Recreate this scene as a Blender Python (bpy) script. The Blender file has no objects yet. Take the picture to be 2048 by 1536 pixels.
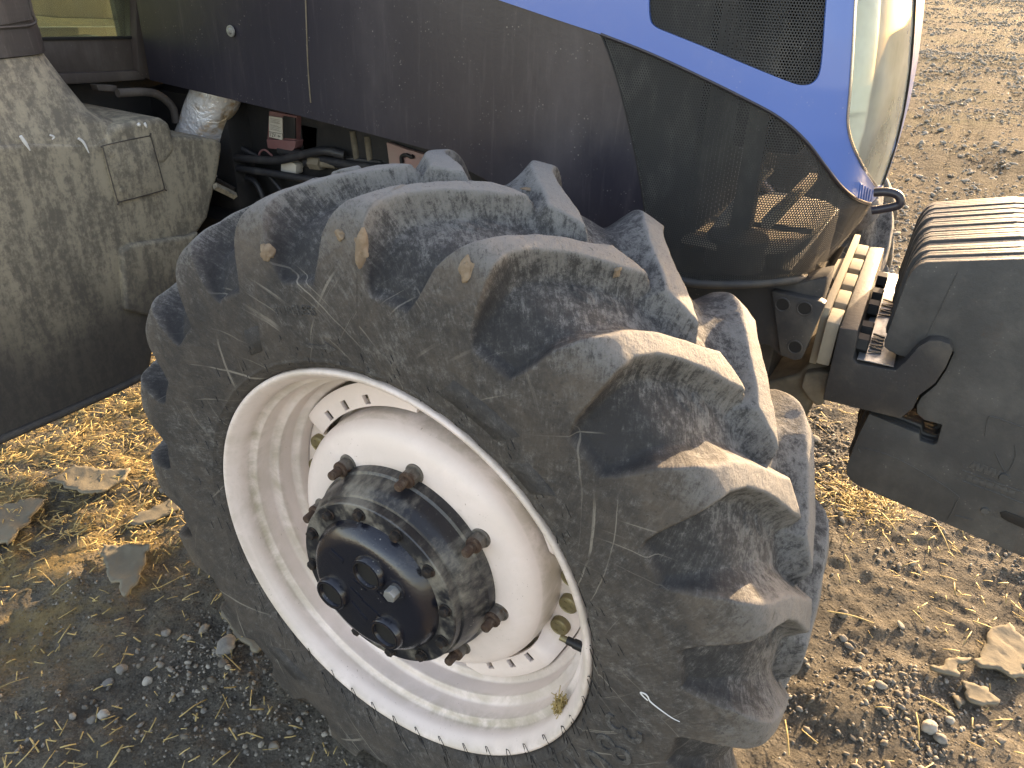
import bpy, bmesh, math, random
import numpy as np
from mathutils import Vector, Matrix, geometry

rng = np.random.default_rng(7)
random.seed(7)
S = bpy.context.scene
COL = S.collection
R = math.radians

# ------------------------------------------------------------------ camera
F_PX = 1540.0                      # focal length in pixels of the 2048 px wide photograph
PITCH, ROLL, YAW = R(30.15), 0.03, R(30.0)
CAM = np.array([0.662, -0.934, 1.569])
_up = np.array([math.cos(PITCH) * math.sin(ROLL), -math.cos(PITCH) * math.cos(ROLL), -math.sin(PITCH)])
_r0 = np.array([math.cos(ROLL), math.sin(ROLL), 0.0])
_fh = np.cross(_up, _r0); _fh /= np.linalg.norm(_fh)
W = np.array([math.cos(YAW) * _r0 - math.sin(YAW) * _fh, math.sin(YAW) * _r0 + math.cos(YAW) * _fh, _up])


def at(px, py, axis, val):
    """world point seen at a photograph pixel, on the plane  world[axis] == val"""
    d = W @ np.array([(px - 1024) / F_PX, (py - 768) / F_PX, 1.0])
    return CAM + (val - CAM[axis]) / d[axis] * d


def proj(P):
    c = (np.asarray(P, float) - CAM) @ W
    return np.stack([1024 + F_PX * c[..., 0] / c[..., 2], 768 + F_PX * c[..., 1] / c[..., 2]], -1)


cd = bpy.data.cameras.new('camera'); cam = bpy.data.objects.new('camera', cd); COL.objects.link(cam)
m = Matrix.Identity(4)
for i in range(3):
    m[i][0], m[i][1], m[i][2], m[i][3] = W[i, 0], -W[i, 1], -W[i, 2], CAM[i]
cam.matrix_world = m
cd.sensor_fit = 'HORIZONTAL'; cd.sensor_width = 36.0; cd.lens = 36.0 * F_PX / 2048.0
cd.clip_start = 0.02; cd.clip_end = 2000
S.camera = cam

# ------------------------------------------------------------------ light
SUN_AZ, SUN_EL = R(10.0), R(15.5)     # azimuth measured from +Y towards +X
wd = bpy.data.worlds.new('World'); S.world = wd; wd.use_nodes = True
nt = wd.node_tree; nt.nodes.clear()
wo = nt.nodes.new('ShaderNodeOutputWorld'); bg = nt.nodes.new('ShaderNodeBackground'); sk = nt.nodes.new('ShaderNodeTexSky')
sk.sky_type = 'NISHITA'; sk.sun_disc = False; sk.sun_elevation = SUN_EL; sk.sun_rotation = SUN_AZ
sk.air_density = 1.0; sk.dust_density = 2.0; sk.ozone_density = 0.9; sk.altitude = 100
bg.inputs[1].default_value = 0.15
nt.links.new(sk.outputs[0], bg.inputs[0]); nt.links.new(bg.outputs[0], wo.inputs[0])
sl = bpy.data.lights.new('sun', 'SUN'); so = bpy.data.objects.new('sun', sl); COL.objects.link(so)
sl.energy = 3.3; sl.angle = R(0.5); sl.color = (1.0, 0.855, 0.62)
sdir = Vector((math.sin(SUN_AZ) * math.cos(SUN_EL), math.cos(SUN_AZ) * math.cos(SUN_EL), math.sin(SUN_EL)))
so.rotation_euler = sdir.to_track_quat('Z', 'Y').to_euler()
so.location = (1, 8, 6)
vs = S.view_settings
S.display_settings.display_device = 'sRGB'
vs.view_transform = 'Standard'; vs.look = 'None'; vs.gamma = 1.0; vs.use_curve_mapping = False
vs.exposure = 2.42
vs.use_white_balance = True; vs.white_balance_temperature = 8700; vs.white_balance_tint = 21
S.render.engine = 'CYCLES'
S.cycles.max_bounces = 7; S.cycles.diffuse_bounces = 4; S.cycles.transparent_max_bounces = 12
S.cycles.use_denoising = True


# ------------------------------------------------------------------ material helper
class NT:
    def __init__(self, name):
        self.m = bpy.data.materials.new(name); self.m.use_nodes = True
        self.t = self.m.node_tree; self.t.nodes.clear()
        self.out = self.n('ShaderNodeOutputMaterial')
        self.tc = self.n('ShaderNodeTexCoord')

    def n(self, typ, **kw):
        x = self.t.nodes.new(typ)
        for k, v in kw.items():
            setattr(x, k, v)
        return x

    def set(self, sock, v):
        if isinstance(v, bpy.types.NodeSocket):
            self.t.links.new(v, sock)
        elif isinstance(v, (tuple, list)) and sock.type == 'RGBA' and len(v) == 3:
            sock.default_value = (*v, 1)
        else:
            sock.default_value = v

    def coord(self, scale=(1, 1, 1), rot=(0, 0, 0), kind='Object'):
        mp = self.n('ShaderNodeMapping'); self.t.links.new(self.tc.outputs[kind], mp.inputs[0])
        mp.inputs['Scale'].default_value = scale; mp.inputs['Rotation'].default_value = rot
        return mp.outputs[0]

    def turned(self, rot, scale, kind='UV'):
        a = self.coord((1, 1, 1), rot, kind)
        mp = self.n('ShaderNodeMapping'); self.t.links.new(a, mp.inputs[0]); mp.inputs['Scale'].default_value = scale
        return mp.outputs[0]

    def noise(self, vec, scale, detail=5, rough=.6, dist=0.0):
        x = self.n('ShaderNodeTexNoise'); self.set(x.inputs['Vector'], vec)
        x.inputs['Scale'].default_value = scale; x.inputs['Detail'].default_value = detail
        x.inputs['Roughness'].default_value = rough; x.inputs['Distortion'].default_value = dist
        return x.outputs[0]

    def voro(self, vec, scale, feature='F1', rnd=1.0):
        x = self.n('ShaderNodeTexVoronoi', feature=feature); self.set(x.inputs['Vector'], vec)
        x.inputs['Scale'].default_value = scale; x.inputs['Randomness'].default_value = rnd
        return x.outputs['Distance']

    def ramp(self, v, lo, hi, a=0.0, b=1.0):
        x = self.n('ShaderNodeMapRange'); x.interpolation_type = 'SMOOTHSTEP'
        self.set(x.inputs[0], v); x.inputs[1].default_value = lo; x.inputs[2].default_value = hi
        x.inputs[3].default_value = a; x.inputs[4].default_value = b
        return x.outputs[0]

    def math(self, op, a, b=None):
        x = self.n('ShaderNodeMath', operation=op); self.set(x.inputs[0], a)
        if b is not None:
            self.set(x.inputs[1], b)
        return x.outputs[0]

    def mix(self, f, a, b):
        x = self.n('ShaderNodeMix', data_type='RGBA'); self.set(x.inputs[0], f)
        self.set(x.inputs[6], a); self.set(x.inputs[7], b)
        return x.outputs[2]

    def attr(self, name):
        x = self.n('ShaderNodeAttribute', attribute_name=name)
        return x.outputs['Fac']

    def bump(self, h, dist, strength=1.0, prev=None):
        x = self.n('ShaderNodeBump'); self.set(x.inputs['Height'], h)
        x.inputs['Distance'].default_value = dist; x.inputs['Strength'].default_value = strength
        if prev is not None:
            self.set(x.inputs['Normal'], prev)
        return x.outputs[0]

    def finish(self, color, rough=.6, metal=0.0, normal=None, spec=.5, coat=0.0, coat_rough=.1):
        b = self.n('ShaderNodeBsdfPrincipled')
        self.set(b.inputs['Base Color'], color); self.set(b.inputs['Roughness'], rough)
        self.set(b.inputs['Metallic'], metal); b.inputs['Specular IOR Level'].default_value = spec
        b.inputs['Coat Weight'].default_value = coat; b.inputs['Coat Roughness'].default_value = coat_rough
        if normal is not None:
            self.set(b.inputs['Normal'], normal)
        self.bsdf = b
        self.t.links.new(b.outputs[0], self.out.inputs[0])
        return self.m


def dusty(name, base, dust, amount=(.45, .75), scale=6, rough=.55, metal=0, stretch=(1, 1, 1), bump=.0008,
          bscale=60, speck=0.0, speck_col=(.45, .43, .38), spec=.4, coat=0.0, maxdust=.8, streak=0.0, streak_col=None,
          blotch=None):
    k = NT(name)
    c = k.coord(stretch)
    f = k.noise(c, scale, 8, .68)
    f = k.ramp(f, amount[0], amount[1], 0, maxdust)
    col = k.mix(f, base, dust)
    if blotch:
        g = k.ramp(k.noise(k.coord(), blotch[0], 6, .7, .6), blotch[1], blotch[2])
        col = k.mix(g, col, blotch[3])
    if streak:
        s = k.noise(k.coord((22, 22, 1.6)), 3, 5, .7)
        s = k.ramp(s, .52, .75, 0, streak)
        col = k.mix(s, col, streak_col or dust)
    if speck:
        v = k.voro(k.coord(), 120)
        s = k.math('MULTIPLY', k.ramp(v, .10, .22, 1, 0), k.ramp(k.noise(k.coord(), 14, 3), .5, .72, 0, speck))
        col = k.mix(s, col, speck_col)
    nrm = k.bump(k.noise(k.coord(), bscale, 6, .7), bump)
    return k.finish(col, k.ramp(f, 0, 1, rough, min(1, rough + .35)), metal, nrm, spec, coat)


# ------------------------------------------------------------------ object helpers
def link(o, parent=None):
    COL.objects.link(o)
    if parent is not None:
        o.parent = parent
    return o


def empty(name, loc=(0, 0, 0), parent=None):
    o = bpy.data.objects.new(name, None); o.empty_display_size = .1; o.location = loc
    return link(o, parent)


def tag(o, label=None, cat=None, group=None, kind=None):
    if label: o['label'] = label
    if cat: o['category'] = cat
    if group: o['group'] = group
    if kind: o['kind'] = kind
    return o


def obj(name, V, Fc, mat, parent=None, smooth=True, angle=None, normals=None):
    me = bpy.data.meshes.new(name)
    V = np.asarray(V, float)
    me.from_pydata(V.tolist(), [], [tuple(int(i) for i in f) for f in Fc])
    me.validate(); me.update()
    if mat: me.materials.append(mat)
    if smooth:
        me.polygons.foreach_set('use_smooth', np.ones(len(me.polygons), bool))
        if angle is not None and hasattr(me, 'set_sharp_from_angle'):
            me.set_sharp_from_angle(angle=R(angle))
    o = bpy.data.objects.new(name, me)
    return link(o, parent)


def copy_of(o, parent, loc=None, rot=None, scale=None):
    c = o.copy()
    if loc is not None: c.location = loc
    if rot is not None: c.rotation_euler = rot
    if scale is not None: c.scale = scale
    return link(c, parent)


def bmobj(name, bm, mat, parent=None, smooth=True, angle=40):
    me = bpy.data.meshes.new(name); bm.normal_update(); bm.to_mesh(me); bm.free()
    if mat: me.materials.append(mat)
    if smooth:
        me.polygons.foreach_set('use_smooth', np.ones(len(me.polygons), bool))
        if hasattr(me, 'set_sharp_from_angle'): me.set_sharp_from_angle(angle=R(angle))
    return link(bpy.data.objects.new(name, me), parent)


def bevel_bm(bm, w, seg=2, ang=30):
    bm.normal_update()
    es = [e for e in bm.edges if len(e.link_faces) == 2 and e.calc_face_angle(0) > R(ang)]
    bmesh.ops.bevel(bm, geom=es, offset=w, segments=seg, profile=.6, affect='EDGES', clamp_overlap=True)


def prism(name, pts, axis, a, b, mat, parent=None, bevel=.003, seg=2, holes=None):
    """closed outline of 3-D points (projected along axis), extruded from coordinate a to b"""
    bm = bmesh.new()
    P = [list(map(float, p)) for p in pts]
    va, vb = [], []
    for p in P:
        q = list(p); q[axis] = a; va.append(bm.verts.new(q))
        q = list(p); q[axis] = b; vb.append(bm.verts.new(q))
    bm.faces.new(va); bm.faces.new(vb[::-1])
    n = len(P)
    for i in range(n):
        bm.faces.new((va[i], vb[i], vb[(i + 1) % n], va[(i + 1) % n]))
    bmesh.ops.recalc_face_normals(bm, faces=bm.faces[:])
    if bevel: bevel_bm(bm, bevel, seg)
    bmesh.ops.triangulate(bm, faces=[f for f in bm.faces if len(f.verts) > 4])
    return bmobj(name, bm, mat, parent)


def box(name, lo, hi, mat, parent=None, bevel=.003, rot=None):
    lo = np.array(lo, float); hi = np.array(hi, float); c = (lo + hi) / 2
    bm = bmesh.new(); bmesh.ops.create_cube(bm, size=1)
    for v in bm.verts:
        v.co = Vector(np.array(v.co) * (hi - lo))
    if bevel: bevel_bm(bm, bevel)
    o = bmobj(name, bm, mat, parent); o.location = c
    if rot: o.rotation_euler = rot
    return o


def smooth_path(pts, n):
    P = np.array(pts, float)
    if len(P) == 2: return np.array([P[0] + (P[1] - P[0]) * t for t in np.linspace(0, 1, n)])
    A = np.vstack([2 * P[0] - P[1], P, 2 * P[-1] - P[-2]]); out = []
    segs = len(P) - 1
    for t in np.linspace(0, segs - 1e-9, n):
        i = int(t); u = t - i; p0, p1, p2, p3 = A[i:i + 4]
        out.append(.5 * (2 * p1 + (p2 - p0) * u + (2 * p0 - 5 * p1 + 4 * p2 - p3) * u * u + (3 * p1 - p0 - 3 * p2 + p3) * u ** 3))
    return np.array(out)


def tube(name, pts, rad, mat, parent=None, seg=12, n=None, cap=True):
    P = smooth_path(pts, n or max(2, 6 * (len(pts) - 1) + 1)); n = len(P)
    rad = np.interp(np.linspace(0, 1, n), np.linspace(0, 1, len(np.atleast_1d(rad))), np.atleast_1d(rad))
    T = np.gradient(P, axis=0); T /= np.linalg.norm(T, axis=1)[:, None]
    u = np.cross(T[0], [0, 0, 1.0]);
    if np.linalg.norm(u) < 1e-3: u = np.cross(T[0], [1.0, 0, 0])
    V = []
    for i in range(n):
        u = u - T[i] * (u @ T[i]); u /= np.linalg.norm(u); v = np.cross(T[i], u)
        for j in range(seg):
            a = 2 * math.pi * j / seg; V.append(P[i] + rad[i] * (math.cos(a) * u + math.sin(a) * v))
    Fc = [(i * seg + j, i * seg + (j + 1) % seg, (i + 1) * seg + (j + 1) % seg, (i + 1) * seg + j) for i in range(n - 1) for j in range(seg)]
    if cap: Fc += [tuple(range(seg))[::-1], tuple((n - 1) * seg + j for j in range(seg))]
    return obj(name, V, Fc, mat, parent, angle=50)


def wl(th, r, a):
    """wheel frame (degrees from the top towards the front, radius, distance outwards) -> wheel-local xyz"""
    th = np.radians(th)
    return np.stack(np.broadcast_arrays(r * np.sin(th), -np.asarray(a, float), r * np.cos(th)), -1)


def lathe(name, prof, mat, parent, n=96, centre=None, closed=False, angle=35):
    """prof: (a, r) pairs in the wheel frame; centre = (theta, r) offset of the lathe axis"""
    V = []
    off = np.zeros(3) if centre is None else wl(centre[0], centre[1], 0)
    th = np.linspace(0, 360, n, endpoint=False)
    for a, r in prof:
        V.append(wl(th, r, a) + off)
    V = np.concatenate(V); k = len(prof); Fc = []
    rg = range(k) if closed else range(k - 1)
    for i in rg:
        i2 = (i + 1) % k
        for j in range(n):
            Fc.append((i * n + j, i * n + (j + 1) % n, i2 * n + (j + 1) % n, i2 * n + j))
    return obj(name, V, Fc, mat, parent, angle=angle)


def vnoise(x, y, seed=0):
    """smooth value noise in -1..1"""
    xi = np.floor(x).astype(np.int64); yi = np.floor(y).astype(np.int64); fx = x - xi; fy = y - yi
    def h(a, b):
        n = (a * 374761393 + b * 668265263 + seed * 144665) & 0x7fffffff
        n = ((n ^ (n >> 13)) * 1274126177) & 0x7fffffff
        return ((n ^ (n >> 16)) & 0xffff) / 32767.5 - 1
    u = fx * fx * (3 - 2 * fx); v = fy * fy * (3 - 2 * fy)
    return (h(xi, yi) * (1 - u) + h(xi + 1, yi) * u) * (1 - v) + (h(xi, yi + 1) * (1 - u) + h(xi + 1, yi + 1) * u) * v


def fbm(x, y, f, octv=4, seed=0, gain=.5):
    s = 0; a = 1
    for i in range(octv):
        s = s + a * vnoise(x * f, y * f, seed + i * 17); a *= gain; f *= 2.03
    return s


def sstep(a, b, x):
    t = np.clip((x - a) / (b - a), 0, 1); return t * t * (3 - 2 * t)


# ------------------------------------------------------------------ materials
def rubber_mat():
    k = NT('dusty_rubber')
    uv = k.coord(kind='UV')
    ob = k.coord()
    d = k.attr('dust')
    big = k.noise(ob, 26, 9, .82, .2)
    fine = k.noise(ob, 55, 8, .75)
    hair = k.noise(k.turned((0, 0, .9), (1, 5, 1)), 40, 7, .8, .5)
    grit = k.noise(ob, 48, 11, .86, .15)
    f = k.math('ADD', k.math('MULTIPLY', big, .35), k.math('MULTIPLY', grit, .85))
    f = k.math('ADD', f, k.math('MULTIPLY', hair, .45))
    f = k.math('ADD', f, k.math('MULTIPLY', d, .34))
    f0 = k.ramp(f, .86, 1.20, 0, 1)
    f1 = k.ramp(f, .98, 1.06, 0, 1)
    fac = k.math('ADD', k.math('MULTIPLY', f0, .62), k.math('MULTIPLY', f1, .30))
    col = k.mix(fac, (.034, .034, .035), (.200, .196, .187))
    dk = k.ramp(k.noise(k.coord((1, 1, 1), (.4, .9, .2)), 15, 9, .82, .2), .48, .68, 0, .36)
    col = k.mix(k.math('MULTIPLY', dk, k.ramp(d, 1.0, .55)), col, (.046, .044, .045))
    # brown soil rubbed into the shoulders and walls
    br = k.math('MULTIPLY', k.ramp(k.noise(ob, 7, 9, .8, .4), .34, .66, .10, .85), k.attr('soil'))
    col = k.mix(br, col, (.128, .106, .086))
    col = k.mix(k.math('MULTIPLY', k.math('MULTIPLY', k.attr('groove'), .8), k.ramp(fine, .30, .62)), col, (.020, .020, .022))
    # pale scuffs on the sidewall
    sc = k.math('MULTIPLY', k.ramp(k.noise(k.turned((0, 0, .55), (2.0, 110, 1)), 1.0, 2, .5), .63, .70), k.ramp(k.noise(uv, 5, 2), .44, .56, 0, .62))
    sc2 = k.math('MULTIPLY', k.ramp(k.noise(k.turned((0, 0, -.85), (2.4, 120, 1)), 1.0, 2, .5), .63, .70), k.ramp(k.noise(uv, 4, 2), .46, .58, 0, .55))
    sc = k.math('MULTIPLY', k.math('MAXIMUM', sc, sc2), k.attr('wall'))
    col = k.mix(sc, col, (.30, .275, .235))
    # small pits and cuts
    pit = k.ramp(k.noise(ob, 130, 5, .85), .34, .42, 1, 0)
    col = k.mix(k.math('MULTIPLY', pit, .6), col, (.02, .02, .022))
    n1 = k.bump(k.noise(ob, 26, 7, .7), .0035)
    n2 = k.bump(k.math('ADD', fine, k.math('MULTIPLY', hair, .6)), .0030, 1, n1)
    n3 = k.bump(k.noise(ob, 330, 3, .7), .0004, 1, n2)
    return k.finish(col, .74, 0, n3, .28)


def rim_mat():
    k = NT('dirty_white_paint')
    ob = k.coord()
    g = k.ramp(k.noise(ob, 4, 6, .6), .45, .80, 0, .30)
    col = k.mix(g, (.79, .685, .64), (.69, .585, .515))
    ag = k.attr('grime')
    gr = k.math('MULTIPLY', k.ramp(k.noise(ob, 9, 8, .7, .4), .34, .60), ag)
    col = k.mix(gr, col, (.33, .285, .20))
    gr2 = k.math('MULTIPLY', k.ramp(k.noise(ob, 70, 6, .75), .50, .70, 0, .45), ag)
    col = k.mix(gr2, col, (.42, .37, .29))
    sp = k.ramp(k.noise(ob, 150, 3, .8), .66, .70, 0, .75)
    sp = k.math('MULTIPLY', sp, k.ramp(k.noise(ob, 12, 3), .45, .65))
    col = k.mix(sp, col, (.17, .10, .06))
    nn = k.bump(k.noise(ob, 140, 4, .6), .00018)
    return k.finish(col, .42, 0, nn, .4, .15, .3)


M = {}
M['rubber'] = rubber_mat()
M['rim'] = rim_mat()
M['hub'] = dusty('black_hub_paint', (.013, .014, .018), (.25, .23, .19), (.46, .66), 12, .42, 0, (1, .45, 1), .0012, 45, speck=.3, maxdust=.8, spec=.5, coat=.2)
M['cover'] = dusty('black_cover_paint', (.009, .010, .016), (.17, .16, .14), (.56, .82), 9, .24, 0, (1, 1, 1), .0014, 40, speck=.35, maxdust=.55, spec=.55, coat=.35)
M['rust'] = dusty('rusty_steel', (.080, .048, .034), (.22, .18, .14), (.45, .7), 70, .7, .3, (1, 1, 1), .0012, 220, maxdust=.7, blotch=(60, .5, .66, (.05, .032, .026)))
M['nut'] = dusty('weathered_nut', (.13, .115, .10), (.27, .25, .22), (.42, .68), 60, .55, .35, bump=.001, bscale=200, maxdust=.7, blotch=(45, .52, .66, (.085, .050, .034)))
M['rusthub'] = dusty('black_rusty_steel', (.022, .020, .02), (.12, .07, .045), (.5, .7), 60, .55, .2, bump=.0008, bscale=200, maxdust=.6)
M['zinc'] = dusty('zinc_plated', (.42, .43, .42), (.26, .23, .18), (.5, .7), 90, .38, .7, bump=.0004, bscale=200, maxdust=.5)
M['brass'] = dusty('yellow_zinc', (.24, .20, .105), (.20, .17, .12), (.45, .7), 90, .45, .55, bump=.0006, bscale=180, maxdust=.6)
M['panel'] = dusty('black_side_panel', (.022, .021, .030), (.150, .130, .135), (.42, .90), 3.2, .34, 0, (1, 1, .35), .0003, 90, speck=.45, maxdust=.42, spec=.5, streak=.16)
def cover_mat():
    k = NT('dusty_black_plastic')
    ob = k.coord()
    st = k.noise(k.coord((1, 1, .28)), 26, 7, .72)
    fi = k.noise(ob, 70, 6, .75)
    big = k.noise(ob, 3.2, 5, .6)
    sx = k.n('ShaderNodeSeparateXYZ'); k.t.links.new(ob, sx.inputs[0])
    # road dust washed off the lower half along an uneven line
    line = k.math('ADD', sx.outputs[2], k.math('MULTIPLY', k.math('SUBTRACT', big, .5), .45))
    keep = k.ramp(line, .60, 1.0, .12, 1)
    f = k.math('ADD', k.math('MULTIPLY', st, .6), k.math('MULTIPLY', fi, .4))
    fac = k.math('MULTIPLY', k.ramp(f, .42, .58, .36, 1), keep)
    col = k.mix(fac, (.045, .043, .044), (.345, .30, .222))
    nn = k.bump(fi, .0009)
    return k.finish(col, .62, 0, nn, .3)


M['plastic'] = cover_mat()
M['plastic2'] = dusty('brown_black_plastic', (.05, .042, .038), (.15, .13, .115), (.44, .72), 8, .55, 0, (1, 1, .4), .0006, 60, speck=.25, maxdust=.7, spec=.35, streak=.35)
M['cab'] = dusty('dusty_cab_paint', (.075, .062, .056), (.17, .15, .135), (.45, .75), 7, .55, 0, (1, 1, .5), .0005, 60, speck=.2, maxdust=.6, spec=.35, streak=.2)
M['blue'] = dusty('blue_paint', (.058, .152, .46), (.24, .30, .46), (.50, .95), 3.5, .30, 0, (1, 1, 1), .0002, 30, speck=.35, speck_col=(.4, .42, .5), maxdust=.45, spec=.5, coat=.5)
M['weight'] = dusty('dark_cast_weight', (.058, .060, .060), (.150, .145, .132), (.40, .75), 7, .6, .1, (1, 1, 1), .0016, 70, speck=.3, maxdust=.6, spec=.35, blotch=(5, .60, .76, (.085, .052, .038)))
M['chassis'] = dusty('black_chassis_paint', (.040, .040, .041), (.12, .105, .085), (.44, .74), 8, .55, 0, (1, 1, 1), .0012, 60, speck=.3, maxdust=.7, spec=.35)
M['dustcast'] = dusty('dusty_casting', (.11, .095, .072), (.23, .195, .145), (.35, .65), 10, .85, 0, bump=.002, bscale=50, maxdust=.8, spec=.2)
M['tray'] = dusty('dusty_tray', (.30, .265, .21), (.38, .34, .265), (.35, .65), 10, .85, 0, bump=.001, bscale=50, maxdust=.8, spec=.2)
M['dark'] = dusty('dark_engine', (.016, .016, .017), (.07, .06, .055), (.5, .8), 9, .55, 0, bump=.001, bscale=60, maxdust=.6)
M['hose'] = dusty('black_hose', (.020, .021, .025), (.09, .085, .08), (.5, .75), 20, .5, 0, bump=.0006, bscale=120, maxdust=.6, spec=.4)
M['steel'] = dusty('bare_steel', (.30, .32, .34), (.17, .16, .15), (.45, .7), 26, .45, .75, (1, .3, 1), .0008, 120, maxdust=.65)
M['pinkpart'] = dusty('faded_pink_paint', (.33, .20, .18), (.30, .24, .20), (.4, .7), 12, .6, 0, bump=.0004, bscale=80, maxdust=.6)
M['redpart'] = dusty('dull_red_part', (.19, .085, .085), (.22, .16, .15), (.45, .75), 14, .6, 0, bump=.0004, bscale=80, maxdust=.6)
M['foil'] = None
M['label'] = dusty('paper_label', (.50, .47, .41), (.33, .29, .24), (.45, .75), 30, .6, 0, bump=.0002, bscale=80, maxdust=.5)
M['ink'] = dusty('black_ink', (.014, .014, .014), (.1, .09, .08), (.6, .9), 30, .6, 0, bump=.0001, bscale=80, maxdust=.3)
M['mudclod'] = dusty('dried_mud', (.22, .162, .112), (.30, .235, .17), (.4, .65), 60, .95, 0, bump=.003, bscale=160, maxdust=.8, spec=.1)
M['whisker'] = dusty('rubber_flash', (.012, .012, .013), (.03, .03, .03), (.5, .8), 30, .5, 0, bump=.0, bscale=30)
M['white'] = dusty('white_spatter', (.70, .70, .68), (.5, .48, .44), (.5, .8), 60, .7, 0, bump=.0004, bscale=200, maxdust=.5)
M['chrome'] = dusty('bright_trim', (.55, .57, .60), (.40, .38, .33), (.5, .8), 20, .18, .9, bump=.0, bscale=40, maxdust=.4)


def foil_mat():
    k = NT('crinkled_foil')
    ob = k.coord()
    a = k.noise(ob, 22, 5, .65, .8)
    b = k.voro(ob, 110, 'F1')
    nn = k.bump(a, .012); nn = k.bump(b, .0012, 1, nn)
    col = k.mix(k.ramp(k.noise(ob, 16, 4), .5, .66), (.92, .93, .94), (.62, .48, .33))
    return k.finish(col, .38, .45, nn)


M['foil'] = foil_mat()


def mesh_mat(scale, hole):
    """perforated sheet: round holes on a staggered grid (UV in metres)"""
    k = NT('perforated_sheet')
    def dots(off):
        mp = k.n('ShaderNodeMapping'); k.t.links.new(k.tc.outputs['UV'], mp.inputs[0])
        mp.inputs['Location'].default_value = (off, off, 0)
        mp.inputs['Scale'].default_value = (1 / scale, 1 / (scale * 1.732), 1)
        fr = k.n('ShaderNodeVectorMath', operation='FRACTION'); k.t.links.new(mp.outputs[0], fr.inputs[0])
        su = k.n('ShaderNodeVectorMath', operation='SUBTRACT'); k.t.links.new(fr.outputs[0], su.inputs[0]); su.inputs[1].default_value = (.5, .5, 0)
        mu = k.n('ShaderNodeVectorMath', operation='MULTIPLY'); k.t.links.new(su.outputs[0], mu.inputs[0]); mu.inputs[1].default_value = (1, 1.732, 0)
        le = k.n('ShaderNodeVectorMath', operation='LENGTH'); k.t.links.new(mu.outputs[0], le.inputs[0])
        return le.outputs['Value']
    d = k.math('MINIMUM', dots(0.0), dots(0.5))
    hole_f = k.math('LESS_THAN', d, hole)
    du = k.ramp(k.noise(k.coord((1, 1, .5)), 10, 7, .7), .45, .8, 0, .55)
    v = k.voro(k.coord(), 130)
    s = k.math('MULTIPLY', k.ramp(v, .10, .25, 1, 0), k.ramp(k.noise(k.coord(), 10, 3), .55, .75, 0, .5))
    col = k.mix(du, (.048, .050, .051), (.155, .15, .14)); col = k.mix(s, col, (.4, .39, .36))
    b = k.n('ShaderNodeBsdfPrincipled'); k.set(b.inputs['Base Color'], col); b.inputs['Roughness'].default_value = .65; b.inputs['Specular IOR Level'].default_value = .15
    tr = k.n('ShaderNodeBsdfTransparent'); mx = k.n('ShaderNodeMixShader')
    k.set(mx.inputs[0], hole_f); k.t.links.new(b.outputs[0], mx.inputs[1]); k.t.links.new(tr.outputs[0], mx.inputs[2])
    k.t.links.new(mx.outputs[0], k.out.inputs[0])
    return k.m


M['perf_low'] = mesh_mat(.0050, .36)
M['perf_high'] = mesh_mat(.0052, .34)


def glass_mat(name, tint, rough=.02, dirt=.25, refl=1.45):
    k = NT(name)
    fr = k.n('ShaderNodeFresnel'); fr.inputs[0].default_value = refl
    tr = k.n('ShaderNodeBsdfTransparent'); k.set(tr.inputs[0], tint)
    gl = k.n('ShaderNodeBsdfGlossy'); gl.inputs['Roughness'].default_value = rough
    mx = k.n('ShaderNodeMixShader'); k.t.links.new(fr.outputs[0], mx.inputs[0])
    k.t.links.new(tr.outputs[0], mx.inputs[1]); k.t.links.new(gl.outputs[0], mx.inputs[2])
    df = k.n('ShaderNodeBsdfDiffuse'); df.inputs[0].default_value = (.46, .45, .34, 1)
    m2 = k.n('ShaderNodeMixShader'); k.set(m2.inputs[0], k.ramp(k.noise(k.coord((1, 1, .4)), 8, 6, .7), .3, .9, dirt * .5, dirt * 1.3))
    k.t.links.new(mx.outputs[0], m2.inputs[1]); k.t.links.new(df.outputs[0], m2.inputs[2])
    k.t.links.new(m2.outputs[0], k.out.inputs[0])
    return k.m


M['glass'] = glass_mat('cab_glass', (.72, .80, .62), .02, .22)
def lens_mat():
    k = NT('hazed_headlight_lens')
    ob = k.coord()
    tr = k.n('ShaderNodeBsdfTransparent'); tr.inputs[0].default_value = (.97, .99, .95, 1)
    df = k.n('ShaderNodeBsdfDiffuse'); k.set(df.inputs[0], k.mix(k.ramp(k.noise(ob, 6, 4), .4, .65), (.84, .88, .84), (.80, .82, .72)))
    tl = k.n('ShaderNodeBsdfTranslucent'); tl.inputs[0].default_value = (.84, .88, .80, 1)
    gl = k.n('ShaderNodeBsdfGlossy'); gl.inputs['Roughness'].default_value = .06
    fr = k.n('ShaderNodeFresnel'); fr.inputs[0].default_value = 1.12
    a = k.n('ShaderNodeMixShader'); a.inputs[0].default_value = .45; k.t.links.new(df.outputs[0], a.inputs[1]); k.t.links.new(tl.outputs[0], a.inputs[2])
    b = k.n('ShaderNodeMixShader'); k.set(b.inputs[0], k.ramp(k.noise(ob, 5, 4), .3, .75, .26, .50)); k.t.links.new(tr.outputs[0], b.inputs[1]); k.t.links.new(a.outputs[0], b.inputs[2])
    c = k.n('ShaderNodeMixShader'); k.set(c.inputs[0], fr.outputs[0]); k.t.links.new(b.outputs[0], c.inputs[1]); k.t.links.new(gl.outputs[0], c.inputs[2])
    k.t.links.new(c.outputs[0], k.out.inputs[0])
    return k.m


M['lens'] = lens_mat()
M['reflector'] = dusty('lamp_reflector', (.88, .92, .90), (.80, .82, .72), (.4, .8), 4, .45, .0, bump=.0, bscale=20, maxdust=.5, spec=.6)

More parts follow.
